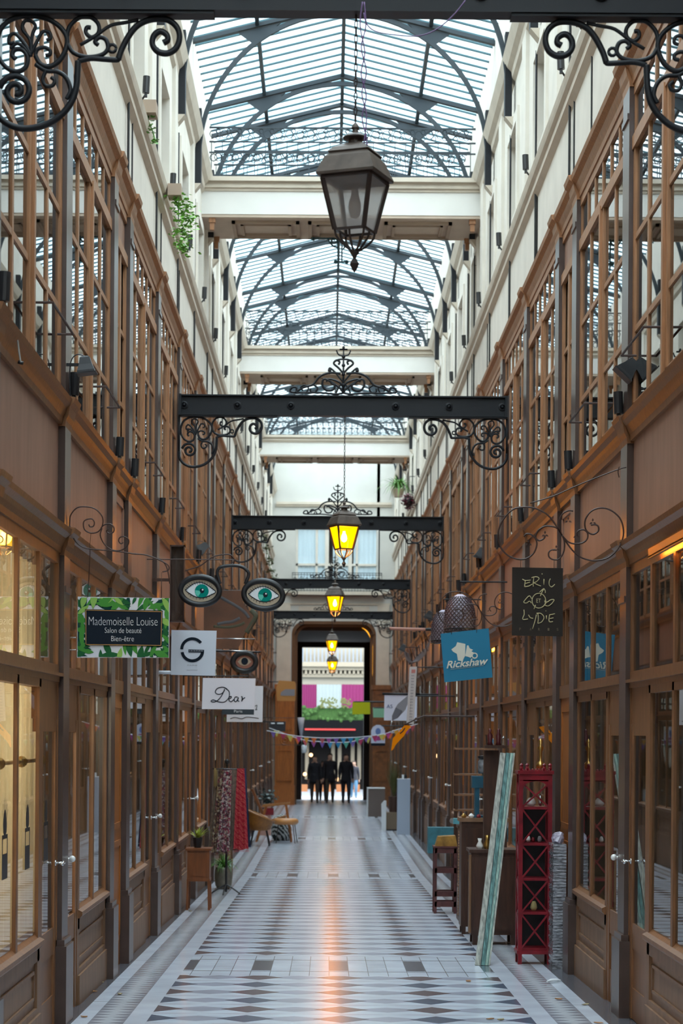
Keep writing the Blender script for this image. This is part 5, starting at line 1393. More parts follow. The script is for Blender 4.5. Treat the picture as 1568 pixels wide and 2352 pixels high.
m = MB(); m.lathe([(.16, 0), (.22, .1), (.2, .35), (.14, .5), (.001, .55)], 14); T_.m('cloth', patt('black_white_stripe', [(.02, .03, .03), (.65, .7, .7)], 6, 'wave'), m, smooth=True)
T_ = Th('goods_bundle', -1.33, 46.0, 'dark green and pink bundle of goods behind the armchair on the left', 'goods')
m = MB(); m.box(-.14, .1, -.15, .15, 0, .65); T_.m('crate', mat('pinkish_box', (.45, .25, .2), .7), m); m = MB(); foliage(m, (0, 0, .82), 130, (.09, .09, .09), .10, rnd); T_.m('foliage', mat('dark_teal_leaf', (.01, .05, .045), .4), m)
m = MB(); m.box(-.02, .16, -.17, -.1, .45, .6); T_.m('red_box', 'red', m)
T_ = Th('shop_board', -1.45, 31.6, 'low tan board leaning between the small table and the scarves on the left', 'board')
m = MB(); m.plate([(-.17, .66), (.02, .78), (.02, .30), (-.17, .25)], 0, .02); T_.m('panel', 'panel', m); T_.b('post', 'panel', (-.18, -.16, 0, .02, 0, .66)); T_.b('post', 'panel', (.01, .03, 0, .02, 0, .78))
# --- right side: red tower shelf
Yr = 18.0; x0, x1 = 1.64, 1.925
T_ = Th('shelf_tower', (x0+x1)/2, Yr, 'tall narrow red lacquered tower shelf with crossed lattice sides', 'shelf')
w = (x1-x0)/2; H = 1.66; dpt = .26
for x in (-w, w-.035):
    for y_ in (-dpt/2, dpt/2-.035):
        T_.b('post', 'red', (x, x+.035, y_, y_+.035, 0, H))
zs = [.13, .44, .73, 1.03, 1.34]
for i, z in enumerate(zs): T_.b('shelf_board', 'red', (-w+.01, w-.01, -dpt/2+.01, dpt/2-.01, z-.012, z+.012))
T_.b('base_rail', 'red', (-w-.01, w+.01, -dpt/2-.01, dpt/2+.01, .09, .12)); T_.b('top_board', 'red', (-w-.012, w+.012, -dpt/2-.012, dpt/2+.012, H-.03, H))
m = MB(); m.box(-w+.02, w-.02, -dpt/2+.002, -dpt/2+.012, 1.57, 1.64)
for i in range(10):      # arch spandrel under the top
    a0, a1 = PI*i/10, PI*(i+1)/10; r = w-.035
    m.plate([(r*math.cos(a0), 1.50+.07*math.sin(a0)), (r*math.cos(a1), 1.50+.07*math.sin(a1)), (r*math.cos(a1), 1.58), (r*math.cos(a0), 1.58)], -dpt/2+.002, .012)
T_.m('arched_rail', 'red', m)
edges = [.13]+zs[1:]+[1.56]
for z0, z1 in zip(edges, edges[1:]):
    for y_ in (-dpt/2+.01, ):
        m = MB(); m.bar((-w+.03, y_, z0+.01), (w-.03, y_, z1-.01), .014, .014, up=(0, 1, 0)); m.bar((w-.03, y_+.008, z0+.01), (-w+.03, y_+.008, z1-.01), .014, .014, up=(0, 1, 0)); T_.m('lattice', 'red', m)
    for x in (-w+.01, w-.01):
        m = MB(); m.bar((x, -dpt/2+.03, z0+.01), (x, dpt/2-.03, z1-.01), .012); m.bar((x, dpt/2-.03, z0+.01), (x, -dpt/2+.03, z1-.01), .012); T_.m('lattice', 'red', m)
m = MB()
for x in (-w+.02, -w+.07, w-.07, w-.02): m.lathe([(.012, 0), (.018, .02), (.012, .035), (.018, .05), (.001, .065)], 8, (x, -dpt/2+.02, H))
for i in range(9): m.lathe([(.012, 0), (.01, .012), (.001, .018)], 6, (-w+.03+i*(2*w-.06)/8, -dpt/2+.01, H))
T_.m('finials', 'red', m); T_.b('back_panel', 'black', (-w+.03, w-.03, dpt/2-.02, dpt/2-.01, .12, 1.33))
for (x, z, h_, r_, mt_, nm, lab) in ((-.03, 1.352, .07, .045, M['porcelain'], 'bowl', 'pale bowl on the upper shelf of the red tower'), (.05, 1.352, .10, .02, M['steel'], 'bottle', 'shiny little bottle beside the bowl on the red tower'),
    (-.05, 1.042, .05, .02, M['porcelain'], 'figurine', 'small white figurine on the second shelf of the red tower'), (-.01, 1.042, .04, .018, M['red'], 'cup', 'tiny red cup next to the white figurine'), (.045, 1.042, .05, .02, M['greyfab'], 'cup', 'tiny grey cup at the right of the second red shelf'), (.0, .452, .08, .03, M['gold'], 'candle_holder', 'small dull golden jar on the lower red shelf')):
    m = MB(); m.lathe([(r_*.6, 0), (r_, h_*.3), (r_*.8, h_*.7), (r_*.45, h_), (r_*.3, h_)], 12); o = m.build(nm, mt_, loc=((x0+x1)/2+x, Yr-.03, fz(Yr)+z+.004), smooth=True); tag(o, lab, nm.replace('_', ' '))
m = MB(); m.lathe([(.035, 0), (.04, .03), (.03, .05), (.012, .07), (.014, .15), (.03, .18), (.012, .2), (.02, .24), (.001, .26)], 12); o = m.build('candlestick', 'brass', loc=(1.84, 18.05, fz(18)+1.675), smooth=True); tag(o, 'ornate dark brass candlestick standing on top of the red tower', 'candlestick')
# --- leaning weathered plank
Yp = 17.75
T_ = Th('weathered_board', 1.33, Yp, 'long weathered pale green and white wooden board leaning to the right', 'board')
wa, wb_, wc = (mat('peeling_white', (.42, .43, .38), .8, noise=14, stretch=(4, 4, .6), amount=.45), mat('peeling_green', (.13, .26, .25), .8, noise=12, stretch=(4, 4, .5), amount=.55), mat('peeling_mint', (.30, .44, .38), .8, noise=14, stretch=(4, 4, .5), amount=.45))
x = -.065
top = Vector((.235, .40, 1.80))
for wd_, mt_, yy in ((.045, wa, 0), (.006, M['black'], .01), (.032, wb_, .006), (.004, M['black'], .01), (.02, wc, 0), (.006, wb_, .006), (.014, wa, -.004)):
    m = MB(); x += wd_/2; m.bar((x, yy, 0), (x+top.x, yy+top.y, top.z), wd_, .035, up=(0, 1, 0)); T_.m('plank', mt_, m); x += wd_/2
# --- brown cabinets on the right
T_ = Th('cabinet', 1.60, 20.0, 'dark brown wooden cabinet standing behind the leaning weathered board', 'cabinet')
T_.b('body', 'brown', (-.23, .20, -.18, .22, .10, .88)); T_.b('top', 'brown', (-.25, .22, -.2, .24, .88, .91)); T_.b('door', 'brown', (-.20, .17, -.195, -.18, .14, .84))
for xx in (-.21, .15):
    for yy in (-.16, .18): T_.b('foot', 'brown', (xx, xx+.05, yy, yy+.05, 0, .10))
m = MB(); m.tube([(-.24, -.19, .12), (-.24, -.19, .86)], .014, 8); T_.m('turned_edge', 'panel', m)
T_ = Th('cabinet', 1.56, 21.3, 'taller dark brown carved cabinet carrying the blue metal press', 'cabinet')
T_.b('body', 'brown', (-.20, .26, -.18, .18, .08, 1.14)); T_.b('top', 'panel', (-.22, .28, -.20, .20, 1.14, 1.18)); m = MB(); m.ball((-.12, -.2, .75), .018, 8); T_.m('knob', 'brass', m); T_.b('door', 'brown', (-.16, .22, -.195, -.18, .15, 1.08))
for xx in (-.19, .21): T_.b('foot', 'brown', (xx, xx+.04, -.17, -.13, 0, .08)); T_.b('foot', 'brown', (xx, xx+.04, .13, .17, 0, .08))
T_ = Th('metal_press', 1.60, 21.3, 'blue painted metal press standing on the tall brown cabinet', 'press', z=fz(21.3)+1.18)
T_.b('base_plate', 'teal', (-.13, .12, -.12, .12, 0, .02)); T_.b('column', 'teal', (-.10, -.055, -.09, .09, .02, .36)); T_.b('column', 'teal', (.07, .11, -.09, .09, .02, .36)); T_.b('crosshead', 'teal', (-.13, .13, -.10, .10, .30, .42))
m = MB(); m.lathe([(.03, .42), (.03, .44), (.012, .45)], 10); m.tube([(.0, 0, .12), (0, 0, .32)], .014, 8); T_.m('screw', 'steel', m)
T_ = Th('glass_jar', 1.60, 21.3, 'glass jar with dark lid standing on the blue press', 'jar', z=fz(21.3)+1.625)
m = MB(); m.lathe([(.06, 0), (.068, .02), (.068, .12), (.055, .15)], 16); T_.m('jar_body', mat('smoky_glass', (.18, .18, .19), .1, noise=20, amount=.7), m, smooth=True); m = MB(); m.lathe([(.06, .15), (.07, .16), (.07, .18), (.001, .185)], 16); T_.m('lid', 'black', m)
for i, (x, z, mt_, sz_, lab) in enumerate(((1.385, 1.18, 'brass', .03, 'small brass trinket at the left edge of the tall cabinet'), (1.46, 1.18, 'porcelain', .03, 'small white label box at the foot of the blue press'), (1.535, 1.18, 'red', .025, 'tiny dark red tin beside the foot of the blue press'))):
    m = MB(); m.lathe([(sz_*.7, 0), (sz_, sz_*.6), (sz_*.6, sz_*1.2), (.001, sz_*1.5)], 8); o = m.build('trinket', mt_, loc=(x, 21.16, fz(21.3)+z)); tag(o, lab, 'trinket')
for i, (x, mt_, hh, lab) in enumerate(((-.14, 'porcelain', .10, 'pale porcelain figure at the left on the dark cabinet'), (-.07, 'brass', .13, 'brass bell on the dark cabinet beside the porcelain figure'), (.02, 'black', .16, 'black vase on the dark cabinet behind the leaning board'))):
    m = MB(); m.lathe([(.03, 0), (.035, hh*.3), (.015, hh*.7), (.022, hh)], 10); o = m.build('ornament', mt_, loc=(1.60+x, 19.95, fz(20)+.91), smooth=True); tag(o, lab, 'ornament')
# etagere with small statuettes high behind plank
T_ = Th('open_shelf', 1.80, 24.6, 'tall open brown wooden shelf against the right shopfronts behind the blue press', 'shelf')
for xx in (-.30, .12): T_.b('post', 'brown', (xx, xx+.03, -.1, -.07, 0, 1.92)); T_.b('post', 'brown', (xx, xx+.03, .1, .13, 0, 1.92))
for z in (.3, .7, 1.18, 1.36, 1.60, 1.90): T_.b('shelf_board', 'panel', (-.31, .16, -.11, .14, z, z+.02))
T_ = Th('statuette', 1.60, 19.95, 'small dark red statuette pair standing high above the weathered board', 'statuette', z=fz(20)+1.90)
m = MB()
for xx in (-.05, .03): m.lathe([(.03, 0), (.02, .03), (.028, .09), (.012, .12), (.018, .145), (.001, .16)], 10, (xx, 0, 0))
T_.m('figures', mat('dark_red_wood', (.08, .01, .012), .4), m, smooth=True); T_.b('tray', 'brown', (-.10, .10, -.08, .08, -.03, 0)); m = MB(); m.lathe([(.012, 0), (.008, .06), (.014, .07), (.001, .09)], 8, (.08, 0, 0)); T_.m('salt_cellar', 'steel', m)
T_ = Th('display_post', 1.66, 20.2, 'narrow dark pillar stand behind the board carrying the statuettes', 'stand', z=fz(20)+.91)
T_.b('shaft', 'brown', (-.10, .04, -.06, .05, 0, .93))
T_.t.location = (1.60, 20.05, fz(20)+.92)
# --- dark carved cabinet, stool, blue box
T_ = Th('cabinet', 1.585, 23.2, 'dark narrow wooden cabinet with carved front edge next to the red-brown rack', 'cabinet')
T_.b('body', 'brown', (-.12, .13, -.2, .2, .05, 1.02)); T_.b('top', 'brown', (-.14, .15, -.22, .22, 1.02, 1.05)); T_.b('plinth', 'brown', (-.13, .14, -.21, .21, 0, .05))
m = MB(); 
for i in range(30): m.ball((-.125, -.19, .08+i*.031), .018, 6)
T_.m('carved_edge', 'panel', m)
T_ = Th('tin_case', 1.50, 23.2, 'light blue metal case lying on top of the narrow carved cabinet', 'case', z=fz(23.2)+1.05); m = MB(); m.bar((-.10, 0, .045), (.24, 0, .03), .16, .06); T_.m('case_body', mat('light_blue', (.10, .35, .42), .4), m); m = MB(); m.cyl((-.11, -.03, .045), (-.11, .03, .045), .03, 10); T_.m('clasp', 'steel', m)
T_ = Th('wooden_rack', 1.37, 24.3, 'reddish brown open wooden rack with two low rails standing on the marble floor', 'rack')
rb = mat('red_brown_wood', (.085, .025, .025), .5, noise=10, amount=.4)
for xx in (-.13, .10):
    for yy in (-.15, .12): T_.b('leg', rb, (xx, xx+.035, yy, yy+.03, 0, .76))
for z in (.08, .20, .47, .70): T_.b('rail', rb, (-.12, .13, -.15, -.12, z, z+.06)); T_.b('rail', rb, (-.12, .13, .12, .15, z, z+.06))
T_.b('top', rb, (-.135, .14, -.16, .16, .76, .78))
T_ = Th('painted_box', 1.39, 24.3, 'orange and yellow painted box sitting on the red-brown rack', 'box', z=fz(24.3)+.78); m = MB(); m.plate([(-.10, .11), (.10, .12), (.12, 0), (-.13, 0)], -.12, .24); T_.m('box_body', mat('orange_yellow', (.32, .17, .03), .6, noise=9, amount=.6), m)
T_ = Th('blue_chest', 1.50, 27.8, 'blue-green wooden chest on legs behind the red-brown rack', 'chest')
T_.b('chest_body', mat('aged_teal', (.035, .16, .20), .6, noise=10, amount=.3), (-.16, .22, -.15, .15, .56, .90)); 
for xx in (-.08, .16):
    for yy in (-.13, .1): T_.b('leg', 'brown', (xx, xx+.03, yy, yy+.03, 0, .56))
m = MB(); m.tube([(.06+.05*math.cos(a*PI/8), -.155, .74+.02*math.sin(a*PI/8)) for a in range(16)], .006, 5, closed=True); T_.m('handle', 'black', m)
# --- wrapped parcel in the recess
T_ = Th('wrapped_parcel', 1.955, 17.75, 'tall parcel wrapped in shiny plastic film in the narrow recess behind the red tower', 'parcel')
m = MB(); n = 40
for i in range(n):
    z0, z1 = i*1.05/n, (i+1)*1.05/n; e = .012*math.sin(i*2.3); m.box(-.055-e*.3, .055, -.22, .1+e, z0, z1-.004)
T_.m('film', mat('plastic_film', (.30, .31, .34), .15, noise=25, stretch=(1, 1, 6), amount=.8, spec=1), m); m = MB(); m.ball((-.005, -.1, 1.09), .055, 10); m.tube([(-.02, -.15, 1.05), (.02, -.1, 1.13)], .03, 8); T_.m('crumpled_top', mat('lilac_plastic', (.35, .32, .40), .3, noise=20, amount=.6), m)
# --- white pedestal, pot, boxes far right
def prism_px(name, x0, x1, y0, y1, Y, dp, lab, cat, mt_):
    a = P(x0, y1, Y); b_ = P(x1, y0, Y); zf = fz(Y)
    T_ = Th(name, (a.x+b_.x)/2, Y, lab, cat); w = (b_.x-a.x)/2; T_.b('body', mt_, (-w, w, 0, dp, 0, b_.z-zf)); return T_, w, b_.z-zf
pb = mat('pale_blue_grey', (.42, .49, .60), .5)
T_, w, h_ = prism_px('display_plinth', 912, 942, 1790, 1914, 46.6, .3, 'tall pale blue-grey square plinth standing on the right', 'plinth', pb); T_.b('top_edge', 'white', (-w-.005, w+.005, -.005, .305, h_, h_+.01))
T_ = Th('small_bottle', 1.75, 46.75, 'tiny dark bottle with white label on top of the pale plinth', 'bottle', z=fz(46.6)+h_+.01); m = MB(); m.lathe([(.03, 0), (.032, .07), (.012, .1), (.012, .12)], 8); T_.m('glass', 'black', m); T_.b('label', 'pwhite', (-.08, -.035, -.02, .02, 0, .09))
T_, w, h_ = prism_px('planter_box', 880, 912, 1866, 1908, 48.6, .3, 'beige cardboard-coloured box under the dark plant pot on the right', 'box', mat('beige_box', (.20, .145, .095), .7)); T_.b('base', 'black', (-w, w, -.01, .3, 0, .03))
zt = fz(48.6)+h_
T_ = Th('potted_plant', 1.56, 48.8, 'tall wispy grass in a dark brown pot behind the pale plinth', 'plant', z=zt)
m = MB(); m.lathe([(.11, 0), (.13, .36), (.12, .37), (.10, .33)], 14); T_.m('pot', mat('dark_brown_pot', (.06, .03, .022), .6), m); m = MB(); blades(m, (0, 0, .33), 110, 1.0, rnd, .008, .35, .25); T_.m('foliage', mat('olive_leaf', (.10, .10, .03), .7), m)
T_ = Th('white_bag', 1.32, 48.4, 'white paper bag leaning against the beige box on the right', 'bag'); m = MB(); m.plate([(-.05, 0), (.05, 0), (.05, .70), (.0, .70), (-.06, .62)], 0, .12); T_.m('paper', 'pwhite', m)
T_, w, h_ = prism_px('grey_box', 845, 884, 1812, 1868, 57.0, .5, 'brownish box with pale edges at the right foot of the archway', 'box', mat('grey_brown_box', (.16, .125, .11), .7)); T_.b('frame_edge', 'pwhite', (-w-.03, -w, -.02, .5, 0, h_+.01)); T_.b('frame_edge', 'pwhite', (-w-.03, w, -.02, .5, h_, h_+.03))
# ================================================================== PLANTS ON THE WALLS
def wallplant(name, pts, Y, leaf, n, sp, mt_, lab, pot=True):
    c = P(*pts[0], Y); t = empty(name, c, lab, 'plant')
    m = MB(); k = Y/F
    for (x, y) in pts:
        foliage(m, (P(x, y, Y)-c), n, (sp*k, sp*k, sp*k), leaf, rnd)
    m.build('foliage', mt_, t)
    if pot: m = MB(); m.box(-.07, .07, -.12, .12, -.02, .10); m.build('trough', 'soffit2', t)
    m = MB()
    line = [P(x, y, Y)-c for x, y in pts]
    if len(line) > 1: m.tube(catmull(line, 5), .006, 4); m.build('stem', 'leaf', t)
    return t
wallplant('trailing_plant', [(402, 450), (410, 480), (428, 475), (420, 500), (436, 505), (415, 530), (430, 540), (412, 560), (425, 575)], 21.8, .055, 42, 9, mat('light_leaf', (.16, .38, .05), .5, noise=20, amount=.5), 'bright green trailing plant hanging from the left stone ledge')
wallplant('trailing_plant', [(343, 262), (340, 275), (350, 300), (356, 322)], 19.5, .05, 14, 5, 'leaf', 'small dark plant with pale flowers on the nearest part of the left stone ledge')
wallplant('trailing_plant', [(425, 715), (432, 700), (420, 745), (428, 690)], 27.0, .04, 6, 6, 'leaf', 'sparse trailing sprigs on the left wooden cornice')
wallplant('climbing_vine', [(607, 1235), (612, 1260), (618, 1285), (622, 1310), (630, 1330)], 55, .10, 40, 4, mat('grey_leaf', (.10, .11, .05), .6), 'grey-green climbing vine on the far left wall beside the end facade', pot=False)
t = empty('hanging_palm', P(915, 1110, 52), 'bushy green palm leaves high on the right near the end facade', 'plant')
m = MB(); blades(m, (0, 0, -.15), 130, .75, rnd, .016, 1.0, 1.0); m.build('foliage', 'leaf', t); m = MB(); m.lathe([(.10, -.35), (.14, -.15), (.12, -.14)], 12); m.build('pot', 'soffit2', t)
t = empty('hanging_flower_ball', P(938, 1152, 50), 'round dark red hanging flower ball below the green palm leaves', 'plant')
m = MB(); foliage(m, (0, 0, 0), 320, (.06, .06, .08), .09, rnd); m.build('flowers', mat('dark_red_flower', (.09, .004, .015), .5, noise=12, amount=.8), t)
m = MB(); m.ball((0, 0, 0), .11, 10, 1.3); m.build('basket', 'black', t); m = MB(); m.tube([(0, 0, .1), (.02, 0, .6)], .006, 4); m.tube([(.02, 0, .6), (U(1, .05)-t.location.x, 0, .6)], .01, 5); m.build('hanger', 'black', t)
# ================================================================== LEFT NEAR SHOP: cream curtains, chandelier, rod, decals
bn = [bay(-1, b) for b in BAYS if b[1] < 14.2 and b[1] > 8.0]
cy0, cy1 = bn[0][0], bn[-1][1]
t = empty('cream_curtain', (U(-1, .16), (cy0+cy1)/2, .4), 'long cream curtains behind the glass of the nearest left shopfront', 'curtain')
m = MB(); n = 160
k = 0
for i in range(n):
    ya, yb = cy0+(cy1-.15-cy0)*i/n, cy0+(cy1-.15-cy0)*(i+1)/n; ua, ub = .16+.02*math.sin(i*1.1), .16+.02*math.sin((i+1)*1.1)
    m.quad((U(-1, ua), ya, .05), (U(-1, ub), yb, .05), (U(-1, ub), yb, 2.18), (U(-1, ua), ya, 2.18))
    m.quad((U(-1, ua), ya, 2.30), (U(-1, ub), yb, 2.30), (U(-1, ub), yb, 2.95), (U(-1, ua), ya, 2.95))
m.xform(Matrix.Translation(-Vector(t.location))); m.build('cloth', 'cream', t)
m = MB(); m.cyl((U(-1, .12), cy0, 1.72), (U(-1, .12), cy1-.25, 1.72), .012, 8)
for yy in (cy1-2.0, cy1-1.15, cy1-.3): m.ball((U(-1, .12), yy, 1.72), .035, 10); m.ball((U(-1, .12), yy-.06, 1.72), .02, 8)
m.xform(Matrix.Translation(-Vector(t.location))); m.build('curtain_rod', 'brass', t)
for i, (yy, lab) in enumerate(((12.15, 'centre'), (12.95, 'right'), (11.3, 'left'))):
    t = empty('pineapple_decal', (U(-1, .040), yy, 1.10), 'dark etched plant-in-pot motif on the glass, %s of three' % {'left': 'nearest', 'centre': 'middle', 'right': 'farthest'}[lab], 'decal', 'etched motifs on the left shop glass')
    m = MB(); f_ = -.0015
    m.box(0, .001, -.05, .05, 0, .12); m.box(0, .001, -.05, .05, .19, .21)
    for q in (-.05, .035): m.box(0, .001, q, q+.015, .12, .2)
    for j in range(7):
        a = (j-3)*.28; m.bar((0, 0, .22), (0, math.sin(a)*.07, .22+math.cos(a)*.16), .004)
    m.lathe([(.001, .2), (.03, .22), (.036, .26), (.02, .31), (.001, .33)], 8); m.v = [(q[0]*.05, q[1]*2.0, q[2]*1.15) for q in m.v]; m.build('etching', 'black', t)
t = empty('amber_wall_lamp', (U(-1, .22), 10.95, 2.86), 'glowing amber scroll-armed lamp inside the nearest left shop', 'lamp')
m = MB(); m.lathe([(.03, 0), (.07, .02), (.08, .10), (.05, .13)], 12); m.build('shade', emit_mat('amber_shade', (1, .45, .03), 2.2), t, smooth=True)
m = MB(); m.tube([(q[0], 0, q[2]) for q in spiral((0, -.06), .05, PI/2, 1.3)], .006, 5); m.cyl((0, 0, .13), (0, 0, .20), .008, 6); m.build('scroll_arm', 'brass', t)
ld = bpy.data.lights.new('amber_shop_light', 'POINT'); ld.energy = 14; ld.color = (1, .62, .25); ld.shadow_soft_size = .08; lo = bpy.data.objects.new('amber_shop_light', ld); COL.objects.link(lo); lo.location = (U(-1, .15), 10.9, 2.75)
for i, (yy, w_) in enumerate(((9.2, 'nearest'), (10.9, 'middle'), (12.6, 'farthest'))):  # added bulbs out of sight behind the curtains, to make the cloth glow
    t = empty('added_curtain_bulb', (U(-1, 1.0), yy, 2.7), '%s of three added unseen bulbs that make the left cream curtains glow' % w_, 'lamp'); m = MB(); m.ball((0, 0, 0), .05, 10); m.build('bulb', 'bulb_on', t, smooth=True); m = MB(); m.cyl((0, 0, .05), (0, 0, .36), .006, 6); m.build('cord', 'black', t)
    ld = bpy.data.lights.new('curtain_fill_light', 'POINT'); ld.energy = 55; ld.color = (1, .86, .62); ld.shadow_soft_size = .1; lo = bpy.data.objects.new('curtain_fill_light', ld); COL.objects.link(lo); lo.location = (U(-1, 1.0), yy, 2.0)
# shop lamp under the right cornice (warm)
t = empty('cornice_lamp', (U(1, -.02), 11.9, 2.985), 'slim warm strip lamp fixed under the nearest right cornice', 'lamp')
m = MB(); m.cyl((0, -.9, .03), (0, .9, .03), .006, 8); m.build('tube', emit_mat('warm_tube', (1, .36, .04), 30), t); m = MB(); m.box(-.02, .02, -.92, .92, .045, .06); m.box(-.022, -.014, -.92, .92, .0, .06); m.box(-.022, .010, -.92, .92, .008, .016); m.build('holder', 'brass', t)
# warm bulbs inside some shops
for i, (side, yy, z, lab) in enumerate(((1, 22.6, 2.5, 'warm bare bulb inside the right shop behind the Rickshaw sign'), (1, 29.0, 2.6, 'warm bare bulb inside a right shop beside the banner'), (-1, 25.5, 2.2, 'warm bare bulb inside the left shop behind the small table'), (-1, 28.3, 1.2, 'low warm bulb inside the left shop behind the scarves'), (1, 34.5, 2.5, 'warm bare bulb in a distant right shop'))):
    t = empty('shop_bulb', (U(side, .6), yy, z), lab, 'bulb', None); m = MB(); m.ball((0, 0, 0), .04, 10, 1.2); m.build('bulb', 'bulb_on', t, smooth=True); m = MB(); m.cyl((0, 0, .04), (0, 0, 3.05-z), .005, 5); m.build('cord', 'black', t)
    ld = bpy.data.lights.new('shop_light', 'POINT'); ld.energy = 18; ld.color = (1, .65, .3); ld.shadow_soft_size = .08; lo = bpy.data.objects.new('shop_light', ld); COL.objects.link(lo); lo.location = (U(side, .6), yy-.12, z)
t = empty('yellow_strip', (U(-1, .12), 24.9, 1.75), 'bright yellow upright strip behind the glass left of the scarf stand', 'lamp'); m = MB(); m.box(-.01, .01, -.05, .05, -.35, .45); m.build('panel', emit_mat('yellow_panel', (1, .62, .02), 1.1), t)
# ================================================================== LITTER
def litter(x, y, Yl, kind, lab, i):
    r = random.Random(i); c = P(x, y, Yl)
    t = empty(kind, (c.x, Yl, fz(Yl)+.004), lab, 'litter', None, r.uniform(0, 3)); m = MB()
    if kind == 'plastic_wrapper':
        m.tube([(-.07, 0, .014), (-.02, .01, .018), (.03, -.005, .018), (.08, 0, .012)], [.008, .014, .013, .007], 6); m.build('film', 'pwhite', t)
    else:
        pts = [(.035*math.cos(a)*r.uniform(.6, 1), .022*math.sin(a)*r.uniform(.6, 1)) for a in [j*PI/4 for j in range(8)]]
        k = len(m.v); m.v += [(p[0], p[1], .004+.006*r.random()) for p in pts]; m.face([k+j for j in range(8)])
        m.v += [(p[0], p[1], .002) for p in pts]; m.face([k+8+j for j in range(8)][::-1])
        for j in range(8): m.face((k+j, k+(j+1) % 8, k+8+(j+1) % 8, k+8+j))
        m.build('blade', mt_l[i % 2], t)
mt_l = [mat('dry_leaf', (.32, .14, .04), .7), mat('pale_leaf', (.30, .24, .12), .7)]
litter(1270, 2282, 16.3, 'plastic_wrapper', 'crumpled white plastic wrapper on the right marble border', 3)
for i, (x, y, lab) in enumerate(((1283, 2293, 'dry orange leaf touching the white wrapper'), (1343, 2305, 'dry leaf in the dark gutter at the right wall'), (1375, 2347, 'pale dry leaf at the bottom right border'), (1150, 2341, 'brown dry leaf on the diamonds at the bottom right'), (1125, 2340, 'thin dry leaf left of the brown leaf at the bottom'), (275, 2288, 'small orange leaf on the left zigzag border'), (192, 2341, 'grey dry leaf at the bottom of the left border'), (232, 2262, 'small dry leaf beside the left wall base'), (215, 2283, 'pale scrap in the left gutter'), (437, 2096, 'yellow-green scrap on the left border before the sewing table'), (1075, 2253, 'small dark scrap beside the cross band'))):
    dy = y-VY; Yl = 7934/(dy-83) if dy > 330 else 2.22*F/dy
    litter(x, y, Yl, 'dry_leaf', lab, i)
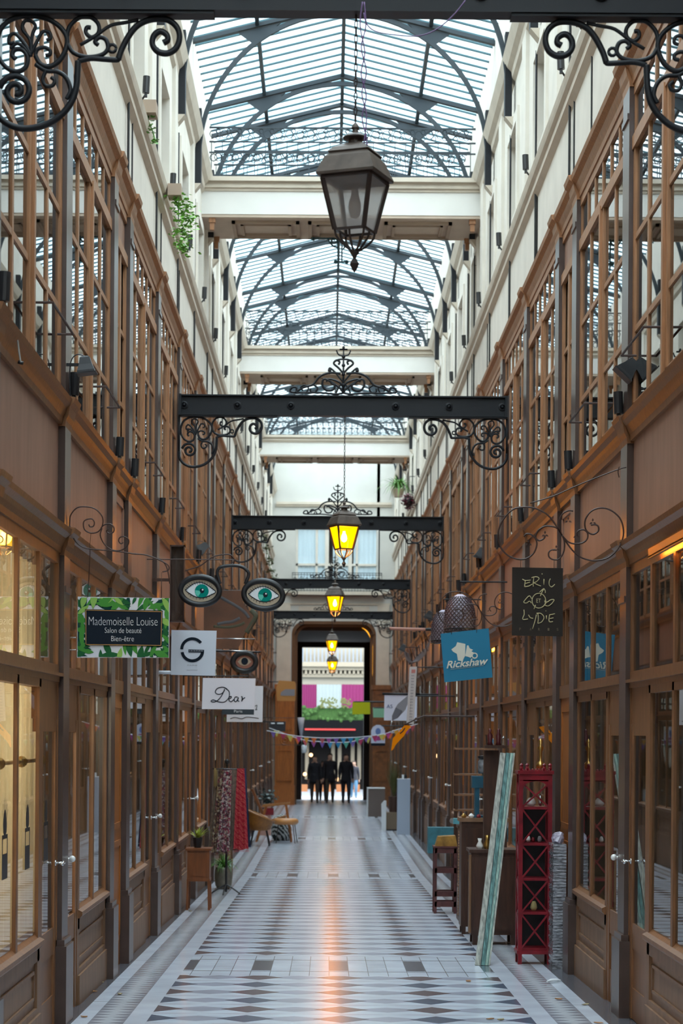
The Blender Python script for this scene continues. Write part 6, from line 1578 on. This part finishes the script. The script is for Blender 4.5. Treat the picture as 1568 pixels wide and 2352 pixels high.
# ================================================================== PEOPLE
def person(x, Y, H, coat, trous, lab, stride=.2, arm=.1, skin=(.42, .24, .17), hair=(.03, .02, .015), face_y=-1, ph=1):
    t = empty('person', (x, Y, fz(Y)), lab, 'person')
    sc = H/1.75
    V = []; E = []; R_ = []
    def v(p, r, par=None):
        V.append(tuple(q*sc for q in p)); R_.append(r*sc); 
        if par is not None: E.append((par, len(V)-1))
        return len(V)-1
    pel = v((0, 0, .95), .155); wa_ = v((0, 0, 1.12), .14, pel); ch = v((0, 0, 1.32), .165, wa_); up = v((0, 0, 1.43), .12, ch); nk = v((0, 0, 1.51), .055, up); h0 = v((0, -.01, 1.58), .075, nk); h1 = v((0, -.015, 1.65), .088, h0); v((0, 0, 1.71), .06, h1)
    v((0, -.10, 1.615), .016, h0)
    for sx in (-1, 1):
        st = stride*sx*ph
        hip = v((sx*.09, 0, .90), .105, pel); kn = v((sx*.10, -st*.35-.03, .50), .068, hip); an = v((sx*.10, -st*.5+.02, .09), .045, kn); v((sx*.11, -st*.5-.13, .035), .038, an)
        sh = v((sx*.175, 0, 1.42), .075, up); el = v((sx*.225, .03+arm*sx*ph*.3, 1.14), .058, sh); wr = v((sx*.235, -.03+arm*sx*ph, .90), .034, el); pa = v((sx*.25, -.045+arm*sx*ph, .83), .034, wr)
        for i in range(4): f1 = v((sx*.25, -.075+i*.02+arm*sx*ph, .77), .0095, pa); v((sx*.24, -.08+i*.02+arm*sx*ph, .725+.008*abs(i-1.4)), .0085, f1)
        th = v((sx*.235, -.085+arm*sx*ph, .82), .010, wr); v((sx*.23, -.10+arm*sx*ph, .78), .009, th)
    me = bpy.data.meshes.new('person_body'); me.from_pydata(V, E, []); o = bpy.data.objects.new('tmp', me); COL.objects.link(o)
    md = o.modifiers.new('s', 'SKIN'); me.skin_vertices.new() if not me.skin_vertices else None
    for i, r in enumerate(R_): r *= 1.12; me.skin_vertices[0].data[i].radius = (r, r*(.72 if i in (0, 1, 2, 3) else 1)); 
    me.skin_vertices[0].data[0].use_root = True
    sb = o.modifiers.new('u', 'SUBSURF'); sb.levels = 2; sb.render_levels = 2
    dg = bpy.context.evaluated_depsgraph_get(); m2 = bpy.data.meshes.new_from_object(o.evaluated_get(dg)); bpy.data.objects.remove(o)
    m2.materials.clear(); ms = [mat('coat', coat, .9), mat('trousers', trous, .9), mat('skin', skin, .6), M['black']]
    for q in ms: m2.materials.append(q)
    for p in m2.polygons:
        c = p.center/sc; i = 0
        if c.z > 1.50 or (c.z < .885 and abs(c.x) > .205): i = 2
        elif c.z < .09: i = 3
        elif c.z < .86: i = 1
        p.material_index = i; p.use_smooth = True
    b = bpy.data.objects.new('body', m2); COL.objects.link(b); b.parent = t
    m = MB(); m.ball((0, .012*sc, 1.685*sc), .092*sc, 14, .95); hb = [q for q in m.v]
    m.v = [(q[0], q[1]+(.03*sc if q[1] < -.04*sc and q[2] < 1.69*sc else 0), q[2]) for q in hb]; m.build('hair', mat('hair', hair, .8), t, smooth=True)
    m = MB()
    for sx in (-1, 1): m.ball((sx*.033*sc, -.088*sc, 1.635*sc), .010*sc, 6)
    m.build('eyes', 'black', t)
    # coat skirt and collar
    m = MB(); m.lathe([(.185*sc, .74*sc), (.178*sc, .85*sc), (.165*sc, 1.0*sc), (.15*sc, 1.12*sc)], 18)
    m.v = [(q[0], q[1]*.72, q[2]) for q in m.v]; m.build('coat_skirt', ms[0], t, smooth=True)
    m = MB(); m.lathe([(.07*sc, 1.47*sc), (.078*sc, 1.52*sc), (.065*sc, 1.53*sc)], 14); m.build('collar', ms[0], t, smooth=True)
    return t
def px_person(x, yfeet, ytop, Y, *a, **k):
    c = P(x, yfeet, Y); H = (yfeet-ytop)*Y/F; return person(c.x, Y, H, *a, **k)
px_person(722, 1850, 1741, 69.0, (.012, .014, .02), (.05, .032, .025), 'person in a dark coat and brown trousers, leftmost of the three walking abreast', stride=.25, arm=-.12)
px_person(757, 1851, 1737, 69.2, (.010, .010, .014), (.045, .035, .025), 'person in a dark jacket and olive trousers, middle of the three walking', stride=-.2, arm=.1)
px_person(794, 1849, 1736, 69.0, (.006, .007, .012), (.008, .010, .02), 'person all in dark navy, rightmost of the three walking abreast', stride=.28, arm=.1)
px_person(741, 1842, 1750, 73.0, (.02, .012, .02), (.02, .02, .03), 'shorter person in dark clothes partly hidden behind the walking three', stride=.1)
px_person(812, 1838, 1752, 78.5, (.03, .03, .04), (.07, .16, .26), 'person in light blue jeans crossing the street behind the walking three', stride=.5)
